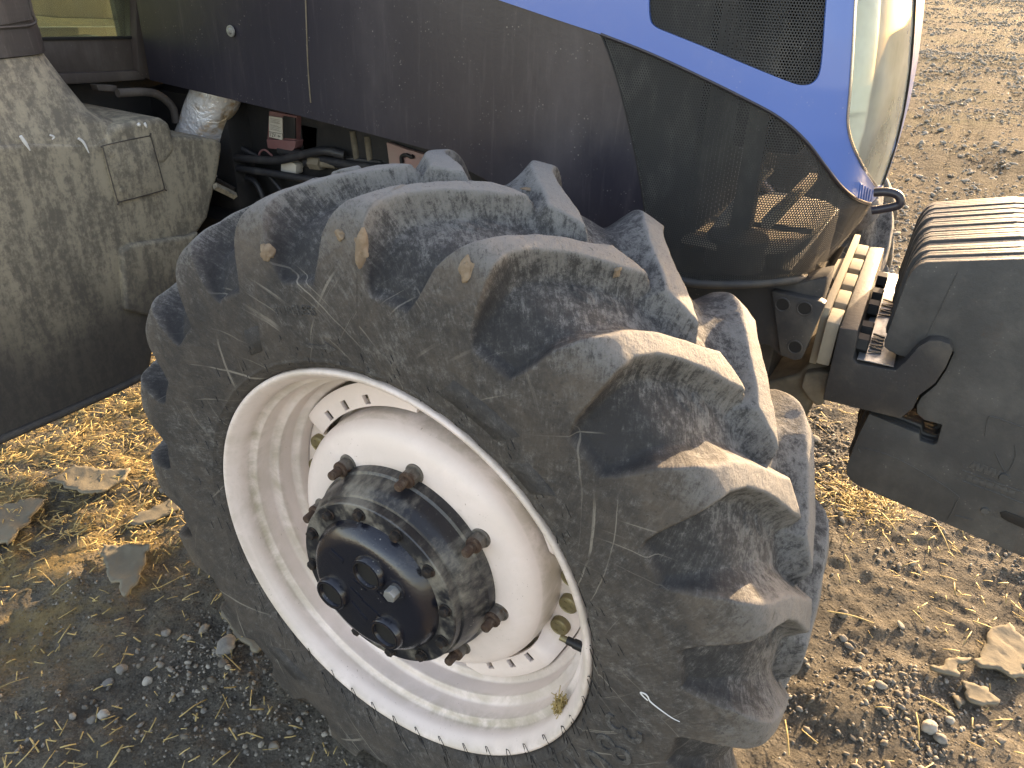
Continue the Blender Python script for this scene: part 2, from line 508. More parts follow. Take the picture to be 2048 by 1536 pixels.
# ------------------------------------------------------------------ ground
def ground_h(x, y):
    h = .016 * fbm(x, y, 1.1, 4, 3) + .011 * fbm(x, y, 5.5, 4, 11) + .0055 * fbm(x, y, 23, 3, 29)
    far = sstep(2.2, 7, np.hypot(x, y - .5))
    h = h * (1 + .9 * far) + far * .05 * fbm(x, y, .35, 4, 51)
    # shallow wheel ruts in the yard ahead of the tractor
    h = h - .035 * np.exp(-((y - 2.7 - .35 * (x - .4)) / .35) ** 2) * sstep(.2, .8, x) + .02 * np.exp(-((y - 3.5 - .35 * (x - .4)) / .4) ** 2) * sstep(.2, .8, x)
    # flattened where the tyres stand
    for wx, wy in ((0, 0), (-.14, 1.75)):
        h = h * (1 - np.exp(-(((x - wx) / .30) ** 4 + ((y - wy) / .26) ** 4)))
    return h + .00018 * np.clip(y - 6, 0, 80) ** 2


def ground_mat():
    k = NT('yard_soil')
    ob = k.coord()
    a = k.noise(ob, 2.2, 8, .7, .3); b = k.noise(ob, 26, 8, .75); c = k.noise(ob, 140, 5, .8)
    col = k.mix(k.ramp(a, .38, .64), (.105, .096, .080), (.225, .20, .158))
    col = k.mix(k.ramp(b, .40, .66, 0, .7), col, (.26, .235, .19))
    col = k.mix(k.ramp(c, .38, .62, 0, .55), col, (.060, .052, .043))
    sx = k.n('ShaderNodeSeparateXYZ'); k.t.links.new(ob, sx.inputs[0])
    # straw-coloured chaff under the tractor, thin green growth further out
    chaff = k.math('MULTIPLY', k.ramp(sx.outputs[0], -.75, -1.15), k.ramp(k.noise(ob, 7, 5, .7), .40, .60, 0, .75))
    col = k.mix(chaff, col, (.30, .215, .095))
    gr = k.math('MULTIPLY', k.ramp(sx.outputs[1], 4, 11), k.ramp(k.noise(ob, .9, 6, .7), .40, .60, 0, .8))
    col = k.mix(gr, col, (.105, .115, .050))
    fy = k.ramp(sx.outputs[1], 1.6, 5.5)
    m9 = k.noise(ob, 8, 7, .75)
    col = k.mix(k.math('MULTIPLY', fy, k.ramp(m9, .40, .64, .85, 0)), col, (.062, .054, .042))  # darker soil far out stands in for the clods' own shadows
    col = k.mix(k.math('MULTIPLY', fy, k.ramp(k.noise(ob, 1.0, 5, .65), .42, .62, 0, .6)), col, (.085, .076, .058))
    peb = k.voro(ob, 75, 'F1')
    col = k.mix(k.ramp(peb, .12, .30, .35, 0), col, (.27, .25, .21))
    h = k.math('ADD', k.math('MULTIPLY', b, .7), k.math('MULTIPLY', k.ramp(peb, .05, .5, 1, 0), .5))
    nn = k.bump(h, .02); nn = k.bump(c, .006, 1, nn)
    nn = k.bump(k.math('MULTIPLY', m9, fy), .16, 1, nn)
    return k.finish(col, .95, 0, nn, .15)


M['soil'] = ground_mat()


def axis_nodes(lo, hi, d0, far, g=1.16):
    c = list(np.arange(lo, hi, d0)); d = d0; x = c[-1]
    while x < far:
        d *= g; x += d; c.append(x)
    d = d0; x = c[0]; pre = []
    while x > -far:
        d *= g; x -= d; pre.append(x)
    return np.array(pre[::-1] + c)


gx = axis_nodes(-2.1, 1.7, .011, 300); gy = axis_nodes(-.75, 3.0, .011, 300)
GX, GY = np.meshgrid(gx, gy, indexing='ij')
GZ = ground_h(GX, GY)
nx, ny = GX.shape
I = np.arange(nx * ny).reshape(nx, ny)
Fq = np.stack([I[:-1, :-1], I[1:, :-1], I[1:, 1:], I[:-1, 1:]], -1).reshape(-1, 4)


def fast_obj(name, V, Q, mat, parent=None, smooth=True):
    me = bpy.data.meshes.new(name); V = np.ascontiguousarray(V, np.float32); Q = np.ascontiguousarray(Q, np.int32)
    k = Q.shape[1]
    me.vertices.add(len(V)); me.vertices.foreach_set('co', V.ravel())
    me.loops.add(Q.size); me.loops.foreach_set('vertex_index', Q.ravel())
    me.polygons.add(len(Q)); me.polygons.foreach_set('loop_start', np.arange(0, Q.size, k, dtype=np.int32))
    me.polygons.foreach_set('loop_total', np.full(len(Q), k, np.int32)) if False else None
    me.update(calc_edges=True)
    if smooth: me.polygons.foreach_set('use_smooth', np.ones(len(Q), bool))
    if mat: me.materials.append(mat)
    return link(bpy.data.objects.new(name, me), parent)


g = fast_obj('ground', np.stack([GX, GY, GZ], -1).reshape(-1, 3), Fq, M['soil'])
tag(g, kind='structure')

# ------------------------------------------------------------------ tractor
tractor = empty('tractor', (0, 0, 0))
tag(tractor, 'blue and black tractor with a muddy white rimmed front wheel', 'tractor')

# ============ wheel
HC = .62
wheel = empty('front_wheel', (0, 0, HC), tractor)
tag(wheel, 'near front wheel with dusty lugged tyre on a dirty white rim')

oc = np.array([(.186, .386), (.199, .391), (.2065, .403), (.211, .43), (.2135, .46), (.2138, .50), (.2115, .535), (.2075, .565), (.201, .595), (.190, .622), (.172, .638), (.145, .6455), (.10, .6495), (.05, .651), (0, .6515)])
oc = np.vstack([oc, (oc[:-1] * [-1, 1])[::-1]])
op = smooth_path(np.c_[oc, np.zeros(len(oc))], 1600)[:, :2]
al = np.r_[0, np.cumsum(np.linalg.norm(np.diff(op, axis=0), axis=1))]
TOT = al[-1]; MID = TOT / 2
Lcen = np.abs(al - MID)                       # arc distance from the crown line
# sample density: finer on the tread
NPF = 250
samp = np.interp(np.linspace(0, 1, NPF), [0, .10, .5, .90, 1], [0, .09 * TOT, .5 * TOT, .91 * TOT, TOT])
PA = np.interp(samp, al, op[:, 0]); PR = np.interp(samp, al, op[:, 1]); PL = np.abs(samp - MID)
half = al <= MID
rl = lambda r: float(np.interp(r, op[half, 1][:1200:1], Lcen[half][:1200:1]))
LU = rl(.524)
vc = np.array([(.1985, .525), (.191, .541), (.179, .557), (.163, .576), (.142, .594), (.10, .607), (.05, .612), (0, .613)])
vp = smooth_path(np.c_[vc, np.zeros(len(vc))], 300)[:, :2]
vl = np.r_[0, np.cumsum(np.linalg.norm(np.diff(vp, axis=0), axis=1))]; vl /= vl[-1]
tt = np.clip(1 - PL / LU, 0, 1)               # 0 on the wall, 1 on the crown line
VA = np.where(tt > 0, np.interp(tt, vl, vp[:, 0]) * np.sign(PA + 1e-9), PA); VR = np.where(tt > 0, np.interp(tt, vl, vp[:, 1]), PR)
NT_ = 2000
TH = np.linspace(0, 360, NT_, endpoint=False)
LT = [-.05, 0, .03, .06, .09, .123, .157, .185, rl(.60), rl(.575), rl(.555), rl(.538), rl(.529), LU]
LC = [13.5, 11.3, 9.2, 6.4, 3.9, 1.7, .4, .05, 0, 0, 0, 0, 0, 0]
LF = [3.1, 3.1, 2.8, 2.35, 2.0, 1.75, 1.75, 1.9, 2.3, 2.6, 3.0, 3.6, 4.3, 5.2]
LB = [2.6, 2.6, 2.4, 2.2, 1.95, 1.7, 1.8, 3.0, 4.7, 5.2, 5.8, 6.5, 7.0, 7.9]
PH0 = 16.2


def lug_field(th, side):
    s = PA * side                               # signed: >0 on this lug row's own side
    L = np.where(s >= 0, PL, -PL)
    c = np.interp(L, LT, LC); f = np.interp(L, LT, LF); b = np.interp(L, LT, LB)
    ph = PH0 + (0 if side > 0 else 8.4)
    wob = .35 * np.sin(np.round((th[:, None] - ph) / 18) * 12.9898) * 0
    x = (th[:, None] - ph - c[None] + 9 + wob) % 18 - 9
    rr = PR[None] * math.pi / 180
    sl = np.interp(np.abs(L), [0, .12, .16], [.80, .85, 1.0])[None]
    df = (x - f[None]) * rr * sl; db = (-x - b[None]) * rr * sl
    df2 = (x + 18 - f[None]) * rr * sl; db2 = (18 - x - b[None]) * rr * sl
    wf = np.interp(np.abs(L), [0, .14, .19, LU], [.036, .034, .021, .007])[None]
    wb = np.interp(np.abs(L), [0, .14, .19, LU], [.035, .034, .025, .010])[None]
    def fall(d, w):
        t = d / w
        t = np.where(t > .5, t, .035 * np.log1p(np.exp(np.clip(t / .035, -30, 30))))      # worn, rounded top edge
        return np.clip(1 - t, 0, 1) ** 1.9
    lug = np.minimum(fall(df, wf), fall(db, wb))
    lug = np.maximum(lug, fall(db2, wb))
    dn = (-.001 - np.where(s >= 0, PL, -PL))[None] + np.abs(x) * .0008
    lug = np.minimum(lug, fall(dn, .030 + 0 * dn))
    edge = np.clip(-np.maximum(np.minimum(np.maximum(df, db), db2), dn) / .006, 0, 1)     # 0 at an edge, 1 inside
    return np.where(L[None] > -.06, lug, 0), edge, (np.floor((th[:, None] - ph - c[None] + 9) / 18)).astype(int)


hn, en, idn = lug_field(TH, 1); hf, ef, idf = lug_field(TH, -1)
H = np.maximum(hn, hf)
onwall = PL >= LU
def _sharp(d, w):
    t = d / w; t = np.where(t > .6, t, .06 * np.log1p(np.exp(np.clip(t / .06, -30, 30)))); return np.clip(1 - t, 0, 1) ** 1.4
H = np.maximum(H, _sharp(LU - .004 - PL, .0075)[None])       # crisp rounded end of each hollow on the wall
H[:, onwall] = 1
# raised ovals on the void floor
thg = TH[:, None]
for side, ph in ((1, PH0), (-1, PH0 + 8.4)):
    for (aa, dth) in ((.105, 10.3), (.072, 12.2), (.040, 14.0)):
        xx = (thg - ph - dth + 9) % 18 - 9
        u = (xx * math.pi / 180 * .61 + (PA[None] * side - aa) * .45); v = PA[None] * side - aa
        q = (u / .017) ** 2 + (v / .010) ** 2
        H = H + .055 * sstep(1.15, .85, q) * (1 - np.clip(H * 3, 0, 1))
A3 = VA[None] + (PA - VA)[None] * H; R3 = VR[None] + (PR - VR)[None] * H
# worn, slightly uneven surface
wx = thg * math.pi / 180 * .62; wy = np.broadcast_to((samp - MID)[None], H.shape)
R3 = R3 + .0011 * fbm(wx, wy, 28, 3, 5) + .0010 * fbm(wx, wy, 9, 2, 8)
A3 = A3 + .0008 * fbm(wx + 7, wy, 24, 3, 6)
# mould lines on the sidewall: bead ring and panel outlines
bead = np.exp(-((PR - .4035) / .0016) ** 2) * (np.abs(PA) > .19)
A3 = A3 + np.sign(PA)[None] * .0026 * bead[None]
# flattened contact patch and bulge
V = wl(np.broadcast_to(thg, H.shape), R3, A3)
zb = -(HC - .004)
low = np.clip(zb + .09 - V[..., 2], 0, 1) / .09
V[..., 2] = np.maximum(V[..., 2], zb + 0 * V[..., 2])
VV = V.reshape(-1, 3)
J = np.arange(NT_ * NPF).reshape(NT_, NPF)
Jn = np.roll(J, -1, 0)
Q = np.stack([J[:, :-1], J[:, 1:], Jn[:, 1:], Jn[:, :-1]], -1).reshape(-1, 4)
e1 = np.roll(V, -1, 0) - np.roll(V, 1, 0)
e2 = np.gradient(V, axis=1)
NRM = np.cross(e2, e1); NRM /= np.linalg.norm(NRM, axis=-1)[..., None] + 1e-12
if (NRM[:, NPF // 2] * wl(TH, 1.0, 0.0)).sum() < 0: NRM = -NRM; Q = Q[:, ::-1]
NRMf = NRM.reshape(-1, 3)
edge = np.where(hn >= hf, en, ef)
crown = sstep(LU, .10, PL)[None] + 0 * H
topf = sstep(.93, .995, H) * crown
hollow = (1 - sstep(.25, .9, H))
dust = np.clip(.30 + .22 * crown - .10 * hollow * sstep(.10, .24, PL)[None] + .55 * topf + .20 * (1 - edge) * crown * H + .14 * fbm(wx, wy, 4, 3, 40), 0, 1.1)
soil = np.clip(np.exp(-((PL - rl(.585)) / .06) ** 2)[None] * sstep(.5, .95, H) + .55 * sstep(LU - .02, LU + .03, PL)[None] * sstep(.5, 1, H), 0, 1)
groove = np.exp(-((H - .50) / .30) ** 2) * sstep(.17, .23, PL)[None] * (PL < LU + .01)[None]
wall = (sstep(rl(.57), rl(.545), PL) if rl(.57) < rl(.545) else sstep(rl(.545), rl(.57), PL))[None] + 0 * H
UVx = wx + 0 * H; UVy = wy
fl = np.full((NT_, NPF - 1), -1, int)
hm = lambda X: .25 * (X[:, :-1] + X[:, 1:] + np.roll(X, -1, 0)[:, :-1] + np.roll(X, -1, 0)[:, 1:])
lim = (PL < rl(.575))[:-1][None]
near_f = (hm(hn) > .04) & lim & (hm(hn) >= hm(hf)); far_f = (hm(hf) > .04) & lim & ~near_f
fl[near_f] = (idn[:, :-1] % 20)[near_f]; fl[far_f] = 20 + (idf[:, :-1] % 20)[far_f]
flf = fl.reshape(-1)


def tyre_piece(name, sel, parent):
    q = Q[sel]; u, inv = np.unique(q, return_inverse=True); q2 = inv.reshape(q.shape)
    o = fast_obj(name, VV[u], q2, M['rubber'], parent)
    me = o.data
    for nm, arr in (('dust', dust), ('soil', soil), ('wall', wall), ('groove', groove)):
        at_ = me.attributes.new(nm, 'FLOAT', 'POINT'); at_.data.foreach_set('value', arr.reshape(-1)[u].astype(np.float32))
    uvl = me.uv_layers.new(name='UVMap')
    li = np.empty(len(me.loops), np.int32); me.loops.foreach_get('vertex_index', li)
    uvl.data.foreach_set('uv', np.stack([UVx.reshape(-1)[u][li], UVy.reshape(-1)[u][li]], -1).astype(np.float32).ravel())
    me.normals_split_custom_set_from_vertices(NRMf[u].tolist())
    return o


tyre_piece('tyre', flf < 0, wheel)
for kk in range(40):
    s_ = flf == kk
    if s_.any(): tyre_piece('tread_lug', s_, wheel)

# ---- raised lettering on the sidewall
wall_a = lambda r: float(np.interp(r, op[half, 1][:900], op[half, 0][:900]))


def bend_text(text, th0, r0, size, name, flip=1, depth=.0016, spacing=1.05, stretch=1.0):
    cu = bpy.data.curves.new(name, 'FONT'); cu.body = text; cu.size = size; cu.extrude = 0; cu.space_character = spacing; cu.resolution_u = 3
    cu.align_x = 'CENTER'; cu.align_y = 'CENTER'
    tmp = bpy.data.objects.new(name, cu); COL.objects.link(tmp)
    dg = bpy.context.evaluated_depsgraph_get(); me = bpy.data.meshes.new_from_object(tmp.evaluated_get(dg))
    bpy.data.objects.remove(tmp)
    bm = bmesh.new(); bm.from_mesh(me)
    bmesh.ops.remove_doubles(bm, verts=bm.verts[:], dist=1e-5)
    ext = bmesh.ops.extrude_face_region(bm, geom=bm.faces[:])
    up = {v for v in ext['geom'] if isinstance(v, bmesh.types.BMVert)}
    for v in bm.verts:
        x, y = v.co.x * stretch, v.co.y
        r = r0 + y * flip; th = th0 + math.degrees(x / r0) * flip
        p = wl(th, r, wall_a(min(max(r, .39), .62)) + (depth if v in up else -.001))
        v.co = Vector(p)
    bmesh.ops.recalc_face_normals(bm, faces=bm.faces[:])
    o = bmobj(name, bm, M['rubber'], wheel, True, 30)
    for nm, val in (('dust', .50), ('soil', .2), ('wall', 0.0)):
        at_ = o.data.attributes.new(nm, 'FLOAT', 'POINT'); at_.data.foreach_set('value', np.full(len(o.data.vertices), val, np.float32))
    return o


for ch, dth in zip('380/70R28', np.arange(9) * 8.4):
    bend_text(ch, 97.0 + dth * .82, .453, .088, 'raised_letter', 1, .0036, 1, .95)
bend_text('TUBELESS', -14.5, .487, .020, 'raised_lettering', 1, .0011)
bend_text('14.9 R 28', 121, .415, .030, 'raised_lettering', 1, .0012)
for a0_, a1_, r_ in ((-32, -27, .452), (18, 33, .452), (36, 44, .43), (-150, -138, .47)):
    # flat raised panels moulded on the wall
    ths = np.linspace(a0_, a1_, 14); Vp, Fp = [], []
    for i, t_ in enumerate(ths):
        for rr_, dd in ((r_ - .020, -.001), (r_ - .019, .0015), (r_ + .019, .0015), (r_ + .020, -.001)):
            Vp.append(wl(t_ + (rr_ - r_) * 60, rr_, wall_a(rr_) + (dd if 0 < i < 13 else -.001)))
    for i in range(13):
        for j in range(3): Fp.append((i * 4 + j, i * 4 + j + 1, i * 4 + 5 + j, i * 4 + 4 + j))
    o = obj('moulded_pad', Vp, Fp, M['rubber'], wheel)
    for nm, val in (('dust', .30), ('soil', .2), ('wall', 0.6)):
        at_ = o.data.attributes.new(nm, 'FLOAT', 'POINT'); at_.data.foreach_set('value', np.full(len(o.data.vertices), val, np.float32))
# direction arrow
arw = [(-14.5, .428), (-14.5, .434), (-9.2, .434), (-9.2, .441), (-6.4, .431), (-9.2, .421), (-9.2, .428)]
V_ = [wl(t, r, wall_a(r) + .0014) for t, r in arw] + [wl(t, r, wall_a(r) - .001) for t, r in arw]
n_ = len(arw)
o = obj('raised_arrow', V_, [tuple(range(n_))] + [(i, (i + 1) % n_, n_ + (i + 1) % n_, n_ + i) for i in range(n_)], M['rubber'], wheel, False)
for nm, val in (('dust', .45), ('soil', .2), ('wall', 0.0)):
    at_ = o.data.attributes.new(nm, 'FLOAT', 'POINT'); at_.data.foreach_set('value', np.full(len(o.data.vertices), val, np.float32))

# ---- moulding whiskers round the bead
whisk = None
for ring_r, nw, ln in ((.399, 46, .019), (.418, 40, .017), (.440, 26, .014)):
    for i in range(nw):
        th_ = 360 * (i + rng.uniform(-.18, .18)) / nw + ring_r * 900
        if whisk is None:
            whisk = tube('rubber_whisker', [(0, 0, 0), (.5, 0, .04), (1, 0, 0)], [.0009, .0008, .0006], M['whisker'], wheel, seg=5, n=4)
            whisk.data.transform(Matrix.Diagonal((1, 1, 1, 1)))
            w_ = whisk
            # mesh is one unit long along x
            for v in w_.data.vertices: v.co.x = v.co.x
        else:
            w_ = copy_of(whisk, wheel)
        base = wl(th_, ring_r, wall_a(ring_r) + .0005)
        d_ = Vector(wl(th_ + 90, 1, 0)) * .45 + Vector(wl(th_, 1, 0)) * rng.uniform(.3, .9) + Vector((0, -.35, 0)) * rng.uniform(.3, 1)
        # the photograph's whiskers all lean the same way: up and to the front
        d_ = Vector((.75 + rng.uniform(-.2, .2), -.25, .55 + rng.uniform(-.2, .2)))
        d_.normalize()
        L_ = ln * rng.uniform(.6, 1.15)
        mm = d_.to_track_quat('X', 'Z').to_matrix().to_4x4()
        w_.matrix_local = Matrix.Translation(Vector(base) - d_ * L_ * .12) @ mm @ Matrix.Diagonal((L_, 1, 1, 1))

# ---- rim
def grime_attr(o, fn):
    me = o.data; n = len(me.vertices); co = np.empty(n * 3, np.float32); me.vertices.foreach_get('co', co); co = co.reshape(-1, 3)
    r = np.hypot(co[:, 0], co[:, 2]); a = -co[:, 1]; th = np.degrees(np.arctan2(co[:, 0], co[:, 2]))
    at_ = me.attributes.new('grime', 'FLOAT', 'POINT'); at_.data.foreach_set('value', np.clip(fn(a, r, th), 0, 1).astype(np.float32))


rp = [(.176, .386), (.196, .3870), (.2012, .3848), (.2025, .3812), (.2000, .3765), (.1925, .3705), (.180, .3640), (.166, .3622), (.160, .3612), (.1555, .357), (.1530, .352), (.149, .3500), (.128, .3488), (.121, .3475), (.1165, .343), (.1135, .336), (.109, .3335), (.087, .3325), (.080, .3315), (.0765, .327), (.0735, .320), (.068, .3170), (.05, .3155), (-.05, .313), (-.08, .32), (-.11, .345), (-.18, .36), (-.2, .372), (-.205, .385), (-.19, .388)]
rps = smooth_path(np.c_[np.array(rp), np.zeros(len(rp))], 110)[:, :2]
o = lathe('rim', [tuple(p) for p in rps], M['rim'], wheel, 180, angle=60)
lowr = lambda th: np.exp(-((((th - 150 + 180) % 360) - 180) / 45) ** 2)
leftr = lambda th: np.exp(-((((th + 90 + 180) % 360) - 180) / 55) ** 2)
grime_attr(o, lambda a, r, th: .62 * ((.85 * np.exp(-((a - .158) / .010) ** 2) + .55 * np.exp(-((a - .114) / .007) ** 2) + .5 * np.exp(-((a - .075) / .007) ** 2)) * (.35 + .95 * np.maximum(lowr(th), leftr(th))) + .65 * np.exp(-((a - .203) / .009) ** 2) + .12 + .30 * leftr(th) * (a > .1) * (a < .19) + .35 * lowr(th) * np.exp(-((a - .140) / .02) ** 2)))

# ---- wheel disc (dished centre)
dp = [(.128, .13), (.140, .165), (.1415, .185), (.1405, .205), (.137, .224), (.130, .240), (.119, .2520), (.104, .2590), (.085, .2615), (.065, .2625), (.050, .264), (.044, .272)]
dps = smooth_path(np.c_[np.array(dp), np.zeros(len(dp))], 60)[:, :2]
o = lathe('wheel_disc', [tuple(p) for p in dps], M['rim'], wheel, 160, angle=60)
grime_attr(o, lambda a, r, th: .12 + .5 * np.exp(-((r - .262) / .006) ** 2) * (a < .11) + .25 * np.exp(-((r - .185) / .006) ** 2))

# ---- two mounting ears with slots, and the plates bolted to the rim
EARS = ((96.0, (31, 42, 53.5, -31, -42, -53.5), -66, 66), (-83.0, (36.5, 47.5, 59.5, -31, -42, -53.5), -66, 82))


def ear(centre, slots, lo_, hi_, name='mounting_plate'):
    rs = np.array([.256, .2705, .2735, .2885, .2915, .304, .311, .3135])
    base_ = np.unique(np.concatenate([np.linspace(lo_, hi_, 75)] + [[s - 1.45, s + 1.45] for s in slots]).round(3))
    ph = np.array([p for p in base_ if not any(abs(p - s) < 1.4 for s in slots)])
    Vv, idx = [], {}
    for i, p in enumerate(ph):
        k_ = sstep(18, 27, abs(p))
        for j, r in enumerate(rs):
            endr = max(sstep(hi_ - 8, hi_, p), sstep(lo_ + 8, lo_, p))
            if j == 0: r = .256 + .0135 * sstep(17, 24, abs(p))
            rr_ = r if j < 5 else .2915 + (r - .2915) * (1 - endr * .9)
            a_ = .054 + .034 * k_ - .004 * sstep(.305, .3135, rr_)
            idx[i, j] = len(Vv); Vv.append(wl(centre + p, rr_, a_))
    Fc = []
    for i in range(len(ph) - 1):
        mid = .5 * (ph[i] + ph[i + 1])
        for j in range(len(rs) - 1):
            if any(abs(mid - s) < .6 for s in slots) and j in (2, 3): continue
            Fc.append((idx[i, j], idx[i + 1, j], idx[i + 1, j + 1], idx[i, j + 1]))
    o = obj(name, Vv, Fc, M['rim'], wheel, angle=40)
    if sum(p.normal.y for p in o.data.polygons) > 0: o.data.flip_normals()
    s_ = o.modifiers.new('thick', 'SOLIDIFY'); s_.thickness = .008; s_.offset = -1
    b_ = o.modifiers.new('bev', 'BEVEL'); b_.width = .0015; b_.segments = 2; b_.limit_method = 'ANGLE'
    grime_attr(o, lambda a, r, th: .10 + .2 * (a < .06))
    return o


for cen, slots_, lo_, hi_ in EARS:
    ear(cen, slots_, lo_, hi_)
    for dphi in (-12.5, 0, 12.5):
        r0_ = .284; z0_ = .054
        q_ = [(z0_ - .002, .0180), (z0_ + .007, .0178), (z0_ + .011, .0172), (z0_ + .0125, .0157), (z0_ + .0115, .0142), (z0_ + .0122, .0128), (z0_ + .0126, .006), (z0_ + .0126, .0)]
        lathe('plate_bolt', q_, M['brass'], wheel, 28, (cen + dphi, r0_), angle=30)
        for e_ in range(3):
            # three embossed head marks
            t_ = e_ * 2.1
            c_ = wl(cen + dphi, r0_, z0_ + .013)
            pr = [(c_[0] + .008 * math.cos(t_) + .0032 * math.cos(x), c_[1], c_[2] + .008 * math.sin(t_) + .0012 * math.sin(x)) for x in np.linspace(0, 6.28, 8, endpoint=False)]
            prism('head_mark', pr, 1, c_[1] - .0007, c_[1] + .0009, M['brass'], wheel, 0)
# dark rim-side bracket behind each ear
for cen in (96.0, -83.0):
    for d0_, d1_ in ((-60, -22), (22, 60)):
        ths = np.linspace(cen + d0_, cen + d1_, 14); Vb, Fb = [], []
        for i, t_ in enumerate(ths):
            for r_, a_ in ((.250, .028), (.318, .028), (.318, .040), (.250, .040)): Vb.append(wl(t_, r_, a_))
        for i in range(13):
            for j in range(4): Fb.append((i * 4 + j, i * 4 + (j + 1) % 4, i * 4 + 4 + (j + 1) % 4, i * 4 + 4 + j))
        obj('rim_bracket', Vb, Fb, M['dustcast'], wheel, angle=40)

lathe('wheel_sun_block', [(-.04, .10), (-.04, .3105), (-.06, .3105), (-.10, .300), (-.16, .290), (-.16, .10)], M['dustcast'], wheel, 64, angle=30)  # disc added behind the wheel, sized to block sun through the rim
# ---- hub
hp = [(.120, .187), (.150, .1845), (.158, .183), (.161, .1785), (.178, .175), (.190, .1725), (.194, .1690), (.200, .1675), (.204, .1650), (.2055, .1615), (.2205, .1605), (.2225, .1585), (.2225, .1275)]
lathe('hub', hp, M['hub'], wheel, 128, angle=30)
cp = [(.2215, .1290), (.2255, .1275), (.2335, .1245), (.2420, .1180), (.2480, .1105), (.2510, .1030), (.2520, .097), (.2522, .05), (.2522, .0)]
lathe('hub_cover', cp, M['cover'], wheel, 96, angle=60)
for t_, r_ in ((-112.5, .078), (13.5, .062), (143.5, .073)):
    lathe('hub_port', [(.250, .0325), (.2590, .0312), (.2620, .0290), (.2615, .0255), (.2580, .0240), (.2548, .0228)], M['cover'], wheel, 40, (t_, r_), angle=30)
    lathe('port_shade', [(.2545, .0232), (.2543, .0)], M['ink'], wheel, 40, (t_, r_), angle=30)  # black disc paints in the shade of a deeper recess
    tr_ = lathe('port_ring', [(.2600, .0262), (.2628, .0258), (.2628, .0248), (.2600, .0244)], M['rusthub'], wheel, 40, (t_, r_))


def hexbolt(name, th, r, a0, a1, rad, mat, cap=.0, rot=0, taper=1.0):
    bm = bmesh.new(); lo, hi = [], []
    c_ = wl(th, r, 0)
    for i in range(6):
        t_ = rot + i * math.pi / 3; dx, dz = rad * math.cos(t_), rad * math.sin(t_)
        lo.append(bm.verts.new((c_[0] + dx, -a0, c_[2] + dz))); hi.append(bm.verts.new((c_[0] + dx * taper, -a1, c_[2] + dz * taper)))
    bm.faces.new(lo); bm.faces.new(hi)
    for i in range(6): bm.faces.new((lo[i], lo[(i + 1) % 6], hi[(i + 1) % 6], hi[i]))
    bmesh.ops.recalc_face_normals(bm, faces=bm.faces[:]); bevel_bm(bm, rad * .14)
    return bmobj(name, bm, mat, wheel, True, 25)


for i in range(12):
    th_ = 21.0 + 30 * i
    hexbolt('cover_bolt', th_, .1445, .220, .2335, .0092, M['rusthub'], rot=i * .7)
    lathe('bolt_washer', [(.2235, .0118), (.2250, .0116), (.2252, .0)], M['rusthub'], wheel, 20, (th_, .1445))
hexbolt('drain_plug', 53.5, .083, .250, .270, .0118, M['zinc'], rot=.3)
lathe('plug_seat', [(.2505, .0195), (.2545, .019), (.2550, .0165), (.2540, .0)], M['cover'], wheel, 24, (53.5, .083))
# cast marks on the cover: worn rib and pads
for (x0, z0, w_, h_, rt) in ((-.010, .020, .030, .004, .55), (.030, .020, .034, .010, .35), (-.055, .060, .030, .012, .5), (-.018, -.045, .042, .008, .2), (.005, -.020, .052, .004, .5), (-.02, -.005, .03, .006, .4)):
    b_ = box('cast_mark', (-w_ / 2, -.0015, -h_ / 2), (w_ / 2, .0015, h_ / 2), M['cover'], wheel, .0007)
    b_.location = (x0, -.2525, z0); b_.rotation_euler = (0, -rt + .9, 0)
for i in range(8):
    th_ = -37.0 + 45 * i
    lathe('nut_washer', [(.1395, .0182), (.1425, .0180), (.1432, .0172), (.1432, .010)], M['nut'], wheel, 28, (th_, .194))
    hexbolt('wheel_nut', th_, .194, .142, .1625, .0150, M['nut'], rot=i * .37, taper=.97)
    lathe('wheel_stud', [(.160, .0145), (.1640, .0140), (.1650, .0088), (.1840, .0082), (.1860, .0070), (.1860, 0)], M['rust'], wheel, 20, (th_, .194), angle=30)

# ---- valve stem
vb = Vector(wl(98.0, .346, .116)); vd = (Vector(wl(98.5, .20, .135)) - vb).normalized()
def along(t): return vb + vd * t
tube('valve_stem', [along(-.004), along(.004), along(.0041), along(.020), along(.0201), along(.033)], [.0125, .0125, .0088, .0085, .0072, .0070], M['whisker'], wheel, seg=14, n=24)
tube('valve_cap', [along(.0331), along(.045)], [.0058, .0052], M['brass'], wheel, seg=12, n=3)

# ============ far front wheel (same parts, mirrored, only its front is seen)
wheel2 = empty('front_wheel', (-.125, 1.78, HC), tractor)
wheel2['label'] = 'far front wheel showing only a strip of dusty tread'
for ch in list(wheel.children):
    if ch.name.split('.')[0] in ('tyre', 'tread_lug', 'rim', 'wheel_disc', 'hub', 'hub_cover', 'wheel_sun_block'):
        c_ = copy_of(ch, wheel2)
wheel2.rotation_euler = (0, 0, math.pi)
# ============ bonnet nose surface
plan = np.array([(-1.46, .500), (-1.0, .500), (-.5, .500), (-.1, .500), (.12, .501), (.25, .505), (.33, .514), (.39, .531), (.435, .558), (.465, .595), (.484, .65), (.496, .74), (.503, .84), (.505, .92)])
plan_s = smooth_path(np.c_[plan, np.zeros(len(plan))], 800)[:, :2]
pl = np.r_[0, np.cumsum(np.linalg.norm(np.diff(plan_s, axis=0), axis=1))]
UMAX = pl[-1]
fz = lambda z: np.interp(z, [.96, 1.0, 1.05, 1.12, 1.2, 1.28, 1.36, 1.44, 1.52, 1.62], [-.06, -.036, -.014, .000, .004, .004, -.002, -.013, -.028, -.055])


